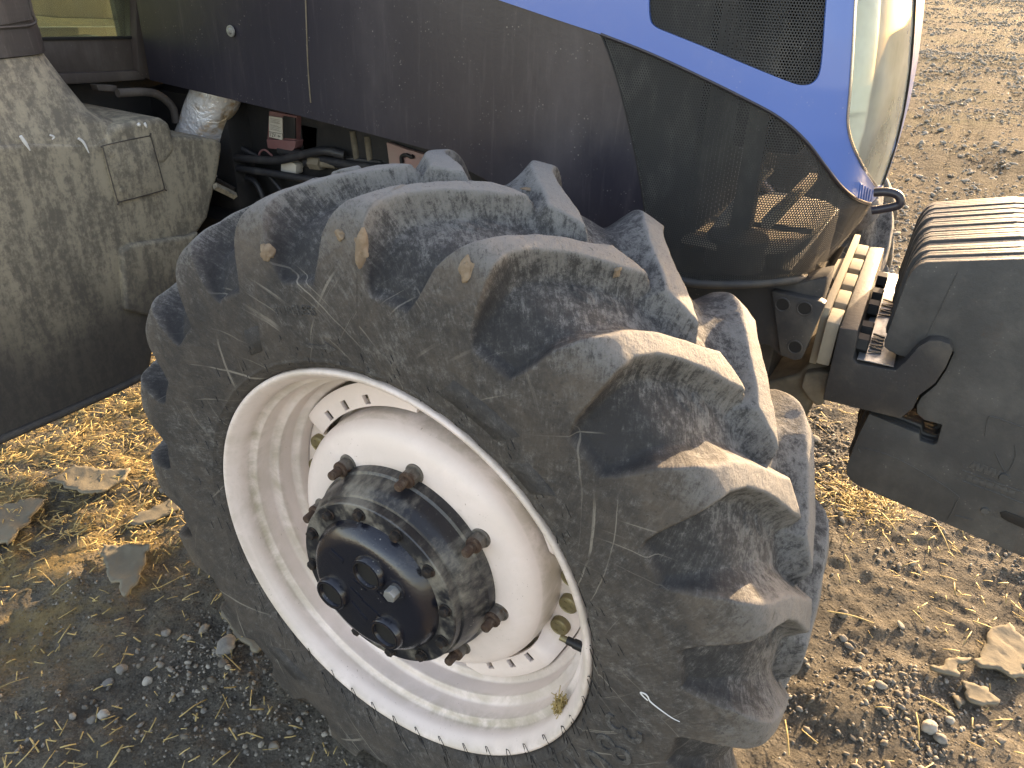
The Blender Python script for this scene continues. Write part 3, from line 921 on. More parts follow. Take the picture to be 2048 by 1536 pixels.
def nose(u, z, off=0.0):
    u = np.asarray(u, float); z = np.asarray(z, float)
    x = np.interp(u, pl, plan_s[:, 0]); y = np.interp(u, pl, plan_s[:, 1])
    du = .004
    tx = np.interp(u + du, pl, plan_s[:, 0]) - np.interp(u - du, pl, plan_s[:, 0]); ty = np.interp(u + du, pl, plan_s[:, 1]) - np.interp(u - du, pl, plan_s[:, 1])
    ln = np.hypot(tx, ty) + 1e-9
    k = sstep(.05, .48, x)
    return np.stack([x + k * fz(z) + off * ty / ln, y + .03 * np.clip(z - 1.2, 0, 1) - off * tx / ln - .04 * np.clip(1.06 - z, 0, 1) * (-1), z], -1)


_gu, _gz = np.meshgrid(np.linspace(0, UMAX, 900), np.linspace(.95, 1.66, 240), indexing='ij')
_gp = proj(nose(_gu, _gz))


def uz(px, py):
    """surface coordinates of the bonnet side seen at a pixel"""
    d = (_gp[..., 0] - px) ** 2 + (_gp[..., 1] - py) ** 2
    i = np.unravel_index(np.argmin(d), d.shape); q = np.array([_gu[i], _gz[i]])
    for _ in range(8):
        p0 = proj(nose(*q)); e = np.array([px, py]) - p0
        Jm = np.stack([(proj(nose(q[0] + 1e-4, q[1])) - p0) / 1e-4, (proj(nose(q[0], q[1] + 1e-4)) - p0) / 1e-4], 1)
        if abs(np.linalg.det(Jm)) < 1e3: break
        q = q + np.clip(np.linalg.solve(Jm, e), -.03, .03); q[0] = np.clip(q[0], 0, UMAX); q[1] = np.clip(q[1], .9, 1.7)
    return q


def resample(P, step, closed=True):
    P = np.array(P, float); out = []
    n = len(P) if closed else len(P) - 1
    for i in range(n):
        a, b = P[i], P[(i + 1) % len(P)]; k = max(1, int(np.linalg.norm(b - a) / step))
        for j in range(k): out.append(a + (b - a) * j / k)
    if not closed: out.append(P[-1])
    return np.array(out)


def inside(P, x, y):
    P = np.asarray(P); c = np.zeros(x.shape, bool); n = len(P); j = n - 1
    for i in range(n):
        cond = ((P[i, 1] > y) != (P[j, 1] > y)) & (x < (P[j, 0] - P[i, 0]) * (y - P[i, 1]) / (P[j, 1] - P[i, 1] + 1e-12) + P[i, 0])
        c ^= cond; j = i
    return c


def patch(name, outline, mat, parent, off=0.0, step=.014, thick=.004, holes=(), fn=None, uvs=True, rim_in=None, bevel=0):
    """fill an outline drawn on a (u, z) surface with a curved sheet of real thickness"""
    fn = fn or nose
    loops = [resample(outline, step)] + [resample(h, step) for h in holes]
    pts, eds = [], []
    for L_ in loops:
        s0 = len(pts)
        for p in L_: pts.append(p)
        n = len(L_)
        eds += [(s0 + i, s0 + (i + 1) % n) for i in range(n)]
    lo = loops[0].min(0); hi = loops[0].max(0)
    X, Y = np.meshgrid(np.arange(lo[0], hi[0], step), np.arange(lo[1], hi[1], step), indexing='ij')
    X = X + rng.uniform(-.1, .1, X.shape) * step * 0
    ok = inside(loops[0], X, Y)
    for h in loops[1:]: ok &= ~inside(h, X, Y)
    B = np.array(pts); G = np.stack([X[ok], Y[ok]], -1)
    if len(G):
        dd = np.array([((B - g) ** 2).sum(1).min() for g in G]); G = G[dd > (step * .55) ** 2]
    allp = np.vstack([B, G]) if len(G) else B
    r_ = geometry.delaunay_2d_cdt([Vector(p) for p in allp], eds, [], 1 if not holes else 0, 1e-6)
    vv = np.array([tuple(v) for v in r_[0]]); ff = [tuple(f) for f in r_[2]]
    if holes:
        cen = np.array([vv[list(f)].mean(0) for f in ff])
        keep = inside(loops[0], cen[:, 0], cen[:, 1])
        for h in loops[1:]: keep &= ~inside(h, cen[:, 0], cen[:, 1])
        ff = [f for f, k_ in zip(ff, keep) if k_]
    P3 = fn(vv[:, 0], vv[:, 1], off)
    ee = 1.5e-3
    tu = fn(np.clip(vv[:, 0] + ee, 0, UMAX), vv[:, 1], off) - fn(np.clip(vv[:, 0] - ee, 0, UMAX), vv[:, 1], off)
    tz = fn(vv[:, 0], vv[:, 1] + ee, off) - fn(vv[:, 0], vv[:, 1] - ee, off)
    Nn = np.cross(tu, tz); Nn /= np.linalg.norm(Nn, axis=1)[:, None] + 1e-12
    mid_y = .92
    sgn = np.sign(((P3 - np.array([0, mid_y, 0])) * np.array([.0, 1, 0]) * Nn).sum()) or 1
    Nn = Nn * sgn
    f0 = ff[0]; fn0 = np.cross(P3[f0[1]] - P3[f0[0]], P3[f0[2]] - P3[f0[0]])
    if fn0 @ Nn[f0[0]] < 0: ff = [f[::-1] for f in ff]
    n = len(vv); V3 = [P3]; F3 = list(ff); N3 = [Nn]; W3 = [vv]
    if thick:
        Pb = P3 - Nn * thick
        V3.append(Pb); N3.append(-Nn); W3.append(vv)
        F3 += [tuple(i + n for i in f[::-1]) for f in ff]
        cnt = {}
        for f in ff:
            for a, b in zip(f, f[1:] + f[:1]): cnt[(a, b)] = cnt.get((a, b), 0) + 1
        bnd = [e for e in cnt if (e[1], e[0]) not in cnt]
        k0 = 2 * n
        for a, b in bnd:
            d_ = P3[b] - P3[a]; nn_ = np.cross(d_, Nn[a]); nn_ /= np.linalg.norm(nn_) + 1e-12
            q = np.array([P3[a], P3[b], Pb[b], Pb[a]]); V3.append(q); N3.append(np.repeat(nn_[None], 4, 0)); W3.append(vv[[a, b, b, a]])
            F3.append((k0 + 1, k0, k0 + 3, k0 + 2)); k0 += 4
    V3 = np.vstack(V3); N3 = np.vstack(N3); W3 = np.vstack(W3)
    o = obj(name, V3, F3, mat, parent)
    me = o.data
    if uvs and len(me.vertices) == len(W3):
        ul = me.uv_layers.new(name='UVMap'); li = np.empty(len(me.loops), np.int32); me.loops.foreach_get('vertex_index', li)
        ul.data.foreach_set('uv', W3[li].astype(np.float32).ravel())
    me.normals_split_custom_set_from_vertices(N3.tolist())
    return o


U = lambda L_: [uz(*p) for p in L_]
def curve_px(P, n=24): return [tuple(p) for p in smooth_path(np.c_[np.array(P, float), np.zeros(len(P))], n)[:, :2]]


# shared outlines, measured on the photograph and carried on to the bonnet surface
seam_mesh = U(curve_px([(1203, 70), (1232, 150), (1262, 270), (1285, 390), (1296, 480), (1300, 530)], 18))
blue_edge = U(curve_px([(1203, 68), (1300, 106), (1400, 152), (1500, 202), (1580, 250), (1630, 305), (1672, 372), (1705, 395 + 0), (1738, 404)], 30))
blue_edge = U(curve_px([(1203, 68), (1300, 106), (1400, 152), (1500, 202), (1575, 246), (1625, 298), (1662, 350), (1690, 382), (1716, 400), (1738, 406)], 30))
zt = 1.62
# black side panel
hood_bottom = U([(300, 160), (450, 196), (600, 232), (740, 268), (860, 300)])
u0 = hood_bottom[0][0]
low_rear = np.array([seam_mesh[-1][0] - .01, 1.0])
panel_out = [np.array([u0, zt - .14])] + hood_bottom + [np.array([hood_bottom[-1][0] + .16, 1.10]), np.array([hood_bottom[-1][0] + .33, 1.045]), np.array([seam_mesh[-1][0], seam_mesh[-1][1] - .03])] + [np.array(p) for p in seam_mesh[::-1]]
b0 = uz(1000, 0); b1 = uz(880, -45); b2 = uz(600, -130)
panel_out += [uz(1100, 34), b0, b1, np.array([b1[0] - .4, zt - .10]), np.array([u0 + .3, zt - .13])]
patch('side_panel', panel_out, M['panel'], tractor, 0.0, .03, .006, bevel=.002)
# rear bolt and vertical joint of the panel
pb = at(462, 62, 1, .499)
tb = empty('panel_bolt', (pb[0], .499, pb[2]), tractor)
for q_, nm, mt in (([(0, .0135), (.003, .0130), (.0035, .0)], 'washer', 'zinc'), ([(.003, .0065), (.009, .0060), (.010, .0)], 'bolt_head', 'zinc')):
    o = lathe(nm, [(a, r) for a, r in q_], M[mt], tb, 24 if nm == 'washer' else 6)
seam_pts = [nose(*uz(*p), .0012) for p in ((612, 0), (614, 60), (617, 140), (622, 205))]
tube('panel_joint', seam_pts, .0018, M['dustcast'], tractor, seg=6, n=10)
# lower perforated grille
low_out = [np.array(p) for p in seam_mesh] + U(curve_px([(1330, 552), (1400, 566), (1500, 566), (1600, 556), (1650, 547), (1692, 528), (1713, 504), (1724, 479), (1736, 459), (1746, 436), (1752, 410), (1748, 398)], 26)) + [np.array(p) for p in blue_edge[::-1]][:-1]
patch('lower_grille', low_out, M['perf_low'], tractor, 0.0, .014, .0022)
# black seal round the lower grille
edge3 = [nose(*q, .002) for q in blue_edge]
tube('grille_seal', edge3[::3] + [edge3[-1]], .0035, M['panel'], tractor, seg=8, n=60)
bot3 = [nose(*uz(*p), -.001) for p in ((1300, 545), (1340, 556), (1400, 568), (1500, 568), (1600, 558), (1652, 548), (1690, 530), (1710, 507))]
tube('grille_lip', bot3, .009, M['chassis'], tractor, seg=10, n=50)
seam3 = [nose(*q, .0005) for q in seam_mesh[::2]]
tube('panel_joint', seam3, .0016, M['ink'], tractor, seg=6, n=30)

# blue bonnet shell, with the opening for the upper grille
hl_left = U(curve_px([(1712, -60), (1708, 0), (1703, 90), (1697, 180), (1692, 240), (1700, 285), (1720, 330), (1748, 372)], 26))
upm = U(curve_px([(1299, -40), (1299, 0), (1300, 30), (1305, 48), (1320, 58)], 8) + curve_px([(1400, 90), (1500, 132), (1580, 164), (1606, 170), (1625, 165), (1638, 148), (1644, 110), (1649, 40), (1652, 0), (1655, -60)], 26))
upm_top = [np.array([upm[-1][0], 1.575]), np.array([upm[0][0], 1.585])]
upm_loop = [np.array(p) for p in upm] + upm_top
nose_bot = U(curve_px([(1738, 406), (1748, 396), (1756, 384)], 5))
hl_px = curve_px([(1748, 372), (1757, 376), (1766, 362), (1785, 305), (1806, 220), (1820, 120), (1826, 30), (1829, -40)], 26)
shell_out = [np.array(p) for p in blue_edge] + [np.array(p) for p in nose_bot[1:]] + [np.array([UMAX - .06, nose_bot[-1][1] + .015]), np.array([UMAX, nose_bot[-1][1] + .02]), np.array([UMAX, zt - .03]), np.array([UMAX - .25, zt - .01]), np.array([u0 + .02, zt - .02]), np.array([u0 + .02, zt - .128]), np.array([u0 + .3, zt - .128]), np.array([b1[0] - .4, zt - .10]), b1, b0, uz(1100, 34)]
hl_right = []
for px_, py_ in ((1760, 370), (1775, 330), (1793, 270), (1808, 190), (1818, 110), (1824, 20), (1826, -40)):
    q = uz(px_, py_); hl_right.append(q)
hl_loop = [np.array(p) for p in hl_left] + [np.array(p) for p in hl_right]
patch('bonnet_shell', shell_out, M['blue'], tractor, .004, .016, .007, holes=[upm_loop, hl_loop], bevel=.002)
patch('upper_grille', upm_loop, M['perf_high'], tractor, -.002, .02, .0024)
# headlight: bowl-shaped reflector behind a clear lens, with a bright trim
hl = empty('headlight', (0, 0, 0), tractor)
patch('lens', hl_loop, M['lens'], hl, .003, .012, .003)


def bowl(u, z, off):
    P = nose(u, z, off)
    d = .022 + .046 * np.sqrt(np.abs(np.sin((z - 1.305) / .175 * math.pi)) + 1e-4)
    uc = np.interp(z, [1.18, 1.35, 1.5], [UMAX - .33, UMAX - .36, UMAX - .36])
    d = d * np.clip(1 - ((u - uc) / .16) ** 2, 0.12, 1)
    Q_ = nose(u, z, -1.0); n_ = (P - Q_); n_ /= np.linalg.norm(n_, axis=-1)[..., None]
    return P - n_ * d[..., None]


patch('reflector', hl_loop, M['reflector'], hl, -.002, .010, .003, fn=bowl)
trim3 = [nose(*q, .004) for q in hl_left]
tube('lamp_trim', trim3[::2] + [trim3[-1]], .0030, M['chrome'], hl, seg=8, n=60)
trim4 = [nose(*q, .0045) for q in hl_right]
tube('lamp_trim', trim4, .0028, M['ink'], hl, seg=8, n=40)
# bright ribs in the shell's tip
for i in range(6):
    q0 = uz(1716 + i * 5, 366 + i * 3.0); q1 = uz(1712 + i * 5, 396 + i * 1)
    tube('tip_rib', [nose(*q0, .0045), nose(*q1, .0045)], .0012, M['blue'], tractor, seg=6, n=5)
# rest of the bonnet: roof, far side and front grille
topV, topF = [], []
us = np.linspace(0, UMAX, 80)
for k_, u in enumerate(us):
    p = nose(u, zt - .02); 
    for j, t in enumerate(np.linspace(0, 1, 9)):
        yy = p[1] + (1.84 - 2 * p[1]) * t
        topV.append((p[0] - .0 * t, yy, zt - .02 + .05 * math.sin(math.pi * t)))
for k_ in range(79):
    for j in range(8): topF.append((k_ * 9 + j, k_ * 9 + j + 1, k_ * 9 + 10 + j, k_ * 9 + 9 + j))
o = obj('bonnet_roof', topV, topF, M['blue'], tractor)
mir = lambda u, z, off=0.0: nose(u, z, off) * np.array([1, -1, 1]) + np.array([0, 1.84, 0])
patch('side_panel', panel_out, M['panel'], tractor, 0.0, .05, .006, fn=mir)
patch('lower_grille', low_out, M['perf_low'], tractor, 0.0, .03, 0, fn=mir)
far_shell = [np.array(p) for p in blue_edge] + [np.array(p) for p in nose_bot[1:]] + [np.array([UMAX, nose_bot[-1][1] + .02]), np.array([UMAX, zt - .03]), np.array([u0 + .02, zt - .02]), np.array([u0 + .02, zt - .128]), np.array([u0 + .3, zt - .128]), np.array([b1[0] - .4, zt - .10]), b1, b0, uz(1100, 34)]
patch('bonnet_shell', far_shell, M['blue'], tractor, .004, .03, .006, fn=mir)
gl_ = [(UMAX - .20, 1.02), (UMAX, 1.02), (UMAX, nose_bot[-1][1] + .015), (UMAX - .06, nose_bot[-1][1] + .012), tuple(nose_bot[-1]), tuple(nose_bot[0]), tuple(uz(1728, 445)), tuple(uz(1716, 478))]
patch('front_grille', [np.array(p) for p in gl_], M['perf_low'], tractor, -.001, .02, .0022)
# pull handle on the nose
hpts = [at(*p, 1, .72) for p in ((1748, 385), (1764, 384), (1780, 385), (1793, 389), (1800, 396), (1801, 404), (1797, 410), (1785, 414), (1765, 418), (1744, 421))]
tube('pull_handle', hpts, .0085, M['panel'], tractor, seg=10, n=60)

# inside of the nose: radiator, stays, floor tray
radiator = box('radiator', (-.35, .54, 1.02), (.20, 1.28, 1.585), M['dark'], tractor, .006)
for i in range(22):
    box('cooling_fin', (.201, .58 + i * .030, 1.05), (.212, .584 + i * .030, 1.56), M['chassis'], tractor, 0)
box('cooler_frame', (.27, .62, 1.06), (.31, .66, 1.56), M['chassis'], tractor, .004)
box('fan_shroud', (.22, .70, 1.20), (.36, 1.15, 1.56), M['dark'], tractor, .02)
tray = [(.20, .535), (.28, .53), (.35, .56), (.39, .63), (.405, .92), (.39, 1.21), (.35, 1.28), (.20, 1.30)]
ft = prism('floor_tray', [(x, y, 0) for x, y in tray], 2, .985, .998, M['tray'], tractor, .002)
for v in ft.data.vertices: v.co.z += (.92 - v.co.y) * .11 + .012
tube('stay_rod', [(.235, .60, 1.03), (.30, .70, 1.17)], .012, M['tray'], tractor)
tube('stay_rod', [(.22, .66, 1.06), (.42, .70, 1.06)], .006, M['chassis'], tractor)
box('cross_rail', (.34, .585, 1.085), (.36, 1.0, 1.105), M['tray'], tractor, .002)
lathe_v = []
tube('blower_drum', [(.30, .585, 1.0), (.30, .585, 1.062)], .060, M['chassis'], tractor, seg=32, n=2)

# ============ front support, axle and chassis
sx0 = .46
prism('front_support', [at(*p, 1, .60) for p in ((1330, 565), (1400, 572), (1500, 574), (1600, 566), (1655, 553), (1648, 585), (1600, 722), (1560, 712), (1535, 690), (1380, 700))], 1, .60, .68, M['chassis'], tractor, .006)
box('front_frame', (-.2, .685, .62), (.40, 1.22, .975), M['chassis'], tractor, .01)
ho = [at(*p, 1, .585) for p in ((1545, 580), (1640, 600), (1652, 606), (1604, 716), (1590, 719), (1562, 708))]
prism('bolting_plate', ho, 1, .578, .602, M['chassis'], tractor, .004)
for p in ((1565, 609), (1609, 617), (1590, 694)):
    c_ = at(*p, 1, .578)
    tube('plate_hole', [(c_[0], .5775, c_[2]), (c_[0], .5805, c_[2])], .0125, M['ink'], tractor, seg=20, n=2)
    lathe_pts = [(c_[0] + .0138 * math.cos(t), .5772, c_[2] + .0138 * math.sin(t)) for t in np.linspace(0, 2 * math.pi, 24)]
    tube('hole_rim', lathe_pts, .0016, M['chassis'], tractor, seg=6, n=25)
# engine / sump block and axle casting, all in deep shade
box('engine_block', (-1.2, .66, .70), (.10, 1.18, 1.25), M['dark'], tractor, .02)
box('transmission_housing', (-3.2, .58, .50), (-1.16, 1.26, 1.16), M['dark'], tractor, .03)
box('frame_rail', (-1.6, .50, .62), (-.55, .60, .84), M['dark'], tractor, .02)
box('fuel_tank', (-2.5, 1.48, .50), (-.95, 1.84, 1.15), M['plastic'], tractor, .05)
box('sump', (-1.0, .72, .56), (.30, 1.12, .74), M['dark'], tractor, .02)
prism('axle_beam', [(-.11, 0, .52), (.10, 0, .52), (.12, 0, .62), (.09, 0, .74), (-.10, 0, .74), (-.13, 0, .62)], 1, .22, 1.60, M['dustcast'], tractor, .02)
ax = [at(*p, 1, .70) for p in ((1600, 742), (1640, 700), (1660, 704), (1655, 742), (1640, 770), (1622, 808), (1612, 838), (1590, 836), (1560, 818), (1520, 760))]
prism('axle_casting', ax, 1, .68, 1.10, M['dustcast'], tractor, .012, 3)
ax2 = [at(*p, 1, .67) for p in ((1612, 742), (1640, 738), (1662, 742), (1656, 790), (1646, 806), (1634, 806), (1622, 795), (1604, 770))]
prism('axle_knuckle', ax2, 1, .655, .70, M['dustcast'], tractor, .010, 3)
tube('axle_hub', [(0, .20, HC), (0, .55, HC)], [.16, .12], M['dustcast'], tractor, seg=28, n=4)

# ============ weight carrier: one long hooked section across the front
YC = .615
_before = set(bpy.data.objects)
cz = [at(*p, 1, YC) for p in ((1679, 656), (1716, 661), (1712, 690), (1706, 718), (1714, 727), (1790, 741), (1812, 722), (1836, 694), (1858, 681), (1880, 681), (1900, 688), (1906, 702), (1892, 735), (1870, 768), (1838, 792), (1826, 818), (1800, 838), (1645, 800))]
carrier = prism('weight_carrier', cz, 1, YC, 1.17, M['chassis'], tractor, .004)
ztop = at(1697, 659, 1, YC)[2]
xa, xb = at(1679, 656, 1, YC)[0], at(1716, 661, 1, YC)[0]
# spacers and second plate behind it
for i in range(5):
    y0 = YC + .02 + i * .115
    box('spacer_block', (xa - .028, y0, ztop - .10), (xa - .0015, y0 + .082, ztop - .002), M['tray'], tractor, .003)
box('mounting_plate', (xa - .044, YC + .055, ztop - .12), (xa - .029, 1.21, ztop + .012), M['tray'], tractor, .002)
prism('side_gusset', [(xa - .045, YC + .06, 0), (xa - .045, YC + .20, 0), (xa - .11, YC + .14, 0), (xa - .11, YC + .11, 0)], 2, ztop - .014, ztop + .002, M['tray'], tractor, .002)
prism('side_gusset', [(xa - .045, YC + .25, 0), (xa - .045, YC + .42, 0), (xa - .10, YC + .34, 0)], 2, ztop - .014, ztop + .002, M['tray'], tractor, .002)
# bolts along the front of the carrier
for i, yy in enumerate((.665, .735, .865, .945, 1.06)):
    bm = bmesh.new(); rad = .021
    ring = []
    for xx, rr_ in ((xb + .0005, rad), (xb + .024, rad), (xb + .027, rad * .85)):
        ring.append([bm.verts.new((xx, yy + rr_ * math.cos(t), ztop - .045 + rr_ * math.sin(t))) for t in [j * math.pi / 3 + .2 for j in range(6)]])
    for a_, b_ in zip(ring, ring[1:]):
        for j in range(6): bm.faces.new((a_[j], a_[(j + 1) % 6], b_[(j + 1) % 6], b_[j]))
    bm.faces.new(ring[-1]); bmesh.ops.recalc_face_normals(bm, faces=bm.faces[:])
    bmobj('carrier_bolt', bm, M['ink'], tractor, True, 25)
# stamped strokes on the carrier's bare shelf
zs = at(1750, 728, 1, YC)[2]
steel_shelf = [at(*p, 1, YC) for p in ((1709, 722), (1790, 739))]
xs0, xs1 = steel_shelf[0][0], steel_shelf[1][0]
sh = box('bare_shelf', (xs0 + .004, YC + .003, 0), (xs1 - .004, 1.165, .002), M['steel'], tractor, 0)
za_, zb_ = steel_shelf[0][2], steel_shelf[1][2]
for v in sh.data.vertices:
    t_ = (v.co.x + (xs1 - xs0) / 2) / (xs1 - xs0)
    v.co.z = v.co.z + (za_ + (zb_ - za_) * t_) - sh.location.z + .004
sh.location.z = sh.location.z
for gy0 in (YC + .045, YC + .255):
    for i in range(6):
        t_ = .42
        xx = xs0 + (xs1 - xs0) * t_; zz = za_ + (zb_ - za_) * t_ + .0075
        box('stamped_stroke', (xx - .012, gy0 + i * .017, zz - .0015), (xx + .012, gy0 + .005 + i * .017, zz + .0012), M['weight'], tractor, 0, rot=(0, 0, .25 * (-1) ** i))

SKEW = .052                                          # the whole front hitch stands about three degrees askew of the wheel
for o in set(bpy.data.objects) - _before:
    off_ = o.location.copy()
    for v in o.data.vertices:
        v.co.x -= SKEW * (v.co.y + off_.y - YC)
# ============ front weights: separate plates hung on the carrier
YW = .640; NW = 13; TW = .0352
pw = [at(*p, 1, YW) for p in ((1852, 525), (1838, 530), (1824, 543), (1812, 563), (1800, 596), (1784, 642), (1769, 682), (1768, 694), (1778, 702), (1800, 712), (1818, 716), (1836, 697), (1858, 684), (1882, 684), (1901, 691), (1907, 706), (1893, 738), (1872, 770), (1842, 795), (1833, 812), (1834, 828), (1848, 840), (1884, 850), (1874, 886), (1866, 890), (1840, 882), (1838, 868), (1738, 828), (1716, 872), (1692, 934), (1692, 948), (1702, 962), (1716, 972))]
pw = [np.array(p) for p in pw]
br_ = at(2048, 1115, 1, YW)
xr = .985
pw += [br_, np.array([1.06, YW, br_[2] - .012]), np.array([1.10, YW, br_[2] + .02]), np.array([1.08, YW, .75]), np.array([1.00, YW, 1.02]), np.array([.955, YW, 1.085]), np.array([.90, YW, 1.112])]
tr0 = at(2046, 518, 1, YW)
pw += [np.array([tr0[0], YW, tr0[2]])]
far_first = None
WLAB = ['front face weight plate with faint cast letters, nearest in the stack of black weights',
        'black weight plate right behind the front face plate',
        'black weight plate buried in the middle of the stack',
        'black weight plate at the far end of the stack, against the sunlit ground']
wts = []
for i in range(NW):
    y0 = YW + i * TW
    if i == 0:
        root = empty('front_weight', (float(pw[0][0]), YW, .45))
        loc = np.array(root.location)
        o = prism('plate_body', [p - loc for p in pw], 1, 0.0, .0150, M['weight'], root, .0024, 2)
        prism('rear_lip', [p - loc + np.array([0, 0, -.0007]) for p in pw], 1, .0162, TW - .0030, M['weight'], root, .0024, 2)
        # moulded recess borders, letters and rivets on the face
        def wf(px, py): return at(px, py, 1, YW) - loc
        for L_ in ([(1720, 905), (1722, 895), (1800, 920), (1908, 985), (1912, 1005), (1895, 1040)], [(1945, 1040), (1910, 1030)], [(1970, 872), (1976, 838), (1990, 835), (2060, 860)], [(1925, 940), (1990, 965), (2050, 985)], [(1925, 962), (1990, 985), (2050, 1008)], [(1990, 905), (2012, 945), (2030, 915), (2030, 890)], [(2012, 945), (2010, 962)], [(1915, 545), (1850, 680)]):
            P_ = [wf(*p) + np.array([0, -.0003, 0]) for p in L_]
            tube('cast_rib', P_, .0013, M['weight'], root, seg=6, n=max(3, len(P_) * 4))
        for p_, sz in (((2008, 954), .0105), ((1970, 1021), .009)):
            c_ = wf(*p_)
            tube('cast_boss', [(c_[0], -.004, c_[2]), (c_[0], .003, c_[2])], [sz * .8, sz], M['weight'], root, seg=18, n=3)
        for j in range(9):
            c_ = wf(1947 + j * 8.2, 930 + j * 3.2)
            box('cast_letter', c_ + np.array([-.0035, -.0009, -.009]), c_ + np.array([.0035, .002, .009]), M['weight'], root, .001, rot=(0, .3 * (-1) ** j, 0))
        for j in range(7):
            c_ = wf(1938 + j * 14, 956 + j * 5)
            box('cast_letter', c_ + np.array([-.006, -.0008, -.006]), c_ + np.array([.006, .002, .006]), M['weight'], root, .0015, rot=(0, .5 * j, 0))
        sl_ = [wf(2000, 1024) , wf(2012, 1022), wf(2060, 1040), wf(2060, 1062), wf(2015, 1042), wf(2002, 1034)]
        prism('lifting_slot', sl_, 1, -.0016, .002, M['ink'], root, .0008)
    else:
        if far_first is None:
            root = empty('front_weight', (float(pw[0][0]), y0, .45))
            loc = np.array([pw[0][0], YW, .45])
            prism('plate_body', [p - loc for p in pw], 1, 0.0, .0150, M['weight'], root, .0024, 2)
            prism('rear_lip', [p - loc + np.array([0, 0, -.0007]) for p in pw], 1, .0162, TW - .0030, M['weight'], root, .0024, 2)
            # narrow raised land along the rim of each plate
            far_first = root
        else:
            root = far_first.copy(); COL.objects.link(root); root.location = (float(pw[0][0]), y0, .45)
            for ch in far_first.children:
                c_ = ch.copy(); COL.objects.link(c_); c_.parent = root
        root.location.x += rng.uniform(-.003, .003) - SKEW * (y0 - YW) - .0004 * i; root.location.z += rng.uniform(-.003, .003)
    ordn = ['', '', 'third', 'fourth', 'fifth', 'sixth', 'seventh', 'eighth', 'ninth', 'tenth', 'eleventh', 'twelfth', '']
    lab_ = WLAB[0] if i == 0 else WLAB[1] if i == 1 else WLAB[3] if i == NW - 1 else '%s black weight plate counted back from the lettered front face' % ordn[i]
    tag(root, lab_, 'weight', 'black plate weights hung in a row on the tractor front')
    wts.append(root)

# ============ black exhaust cover beside the cab step
cover = empty('exhaust_cover', (0, 0, 0), tractor)
XF = -1.10
co_ = [at(*p, 0, XF) for p in ((-160, 960), (0, 889), (120, 838), (230, 789), (284, 760), (300, 745), (318, 640), (345, 560), (372, 500), (398, 462), (416, 436), (436, 350), (444, 300), (444, 284), (430, 278), (385, 274), (346, 272), (340, 255), (326, 247), (280, 258), (214, 272), (190, 288), (60, 288), (-160, 300))]
prism('cover_shell', co_, 0, XF - .42, XF, M['plastic'], cover, .018, 4)
# rolled lower lip and the shelf step
lip = [at(*p, 0, XF + .004) for p in ((-160, 950), (0, 880), (120, 829), (230, 780), (282, 754))]
tube('cover_lip', lip, .010, M['plastic'], cover, seg=10, n=30)
sh_ = [at(*p, 0, XF + .012) for p in ((240, 500), (262, 488), (380, 470), (398, 462), (352, 560), (330, 640), (250, 620))]
prism('cover_swell', sh_, 0, XF - .01, XF + .018, M['plastic'], cover, .012, 4)
# tapering shoulder and cap
def rsec(z, xf, xb_, y0, y1, r, n=9):
    out = []
    for cx, cy, a0 in ((xf - r, y1 - r, 0), (xb_ + r, y1 - r, 90), (xb_ + r, y0 + r, 180), (xf - r, y0 + r, 270)):
        for t in np.linspace(a0, a0 + 90, n): out.append((cx + r * math.cos(R(t)), cy + r * math.sin(R(t)), z))
    return out


def loft(name, secs, mat, parent, cap=True, angle=50):
    n = len(secs[0]); V_ = [p for s_ in secs for p in s_]
    F_ = [(i * n + j, i * n + (j + 1) % n, (i + 1) * n + (j + 1) % n, (i + 1) * n + j) for i in range(len(secs) - 1) for j in range(n)]
    if cap: F_ += [tuple(range(n))[::-1], tuple((len(secs) - 1) * n + j for j in range(n))]
    return obj(name, V_, F_, mat, parent, angle=angle)


def yat(px, py, x): return at(px, py, 0, x)
loft('cover_shoulder', [rsec(z, xf, -1.60, -.50, y1, r) for z, xf, y1, r in ((1.02, -1.101, .335, .06), (1.10, -1.100, .31, .06), (1.135, -1.103, .285, .07), (1.19, -1.118, yat(202, 205, -1.12)[1], .085), (1.25, -1.135, yat(160, 158, -1.14)[1], .09), (1.318, -1.150, yat(118, 113, -1.155)[1], .09))], M['plastic'], cover)
cap_secs = [rsec(z, xf, -1.58, -.50, y1, r) for z, xf, y1, r in ((1.3205, -1.146, yat(118, 112, -1.15)[1], .07), (1.36, -1.150, yat(104, 75, -1.155)[1], .06), (1.45, -1.158, yat(72, 0, -1.16)[1], .05), (1.75, -1.19, yat(-30, -240, -1.19)[1], .05))]
loft('exhaust_cap', cap_secs, M['plastic2'], cover)
for i in range(16):
    t0_ = yat(2 + i * 3.9, 50 - i * .7, -1.152); t1_ = yat(-24 + i * 4.1, -70, -1.163)
    tube('vent_rib', [(-1.1505, t0_[1], t0_[2]), (-1.1595, t1_[1], t1_[2])], .0042, M['plastic2'], cover, seg=6, n=3)
fr_ = [yat(*p, -1.148) for p in ((-30, 57), (66, 49), (64, 20), (45, -60))]
tube('vent_border', [(-1.1495, p[1], p[2]) for p in fr_], .003, M['plastic2'], cover, seg=6, n=16)
# upper box with softly rounded top
bx = [at(*p, 0, XF) for p in ((212, 272), (214, 258), (232, 250), (300, 236), (322, 236), (336, 244), (344, 262), (352, 300), (330, 330), (212, 330))]
prism('cover_box', bx, 0, XF - .33, XF + .003, M['plastic'], cover, .016, 4)
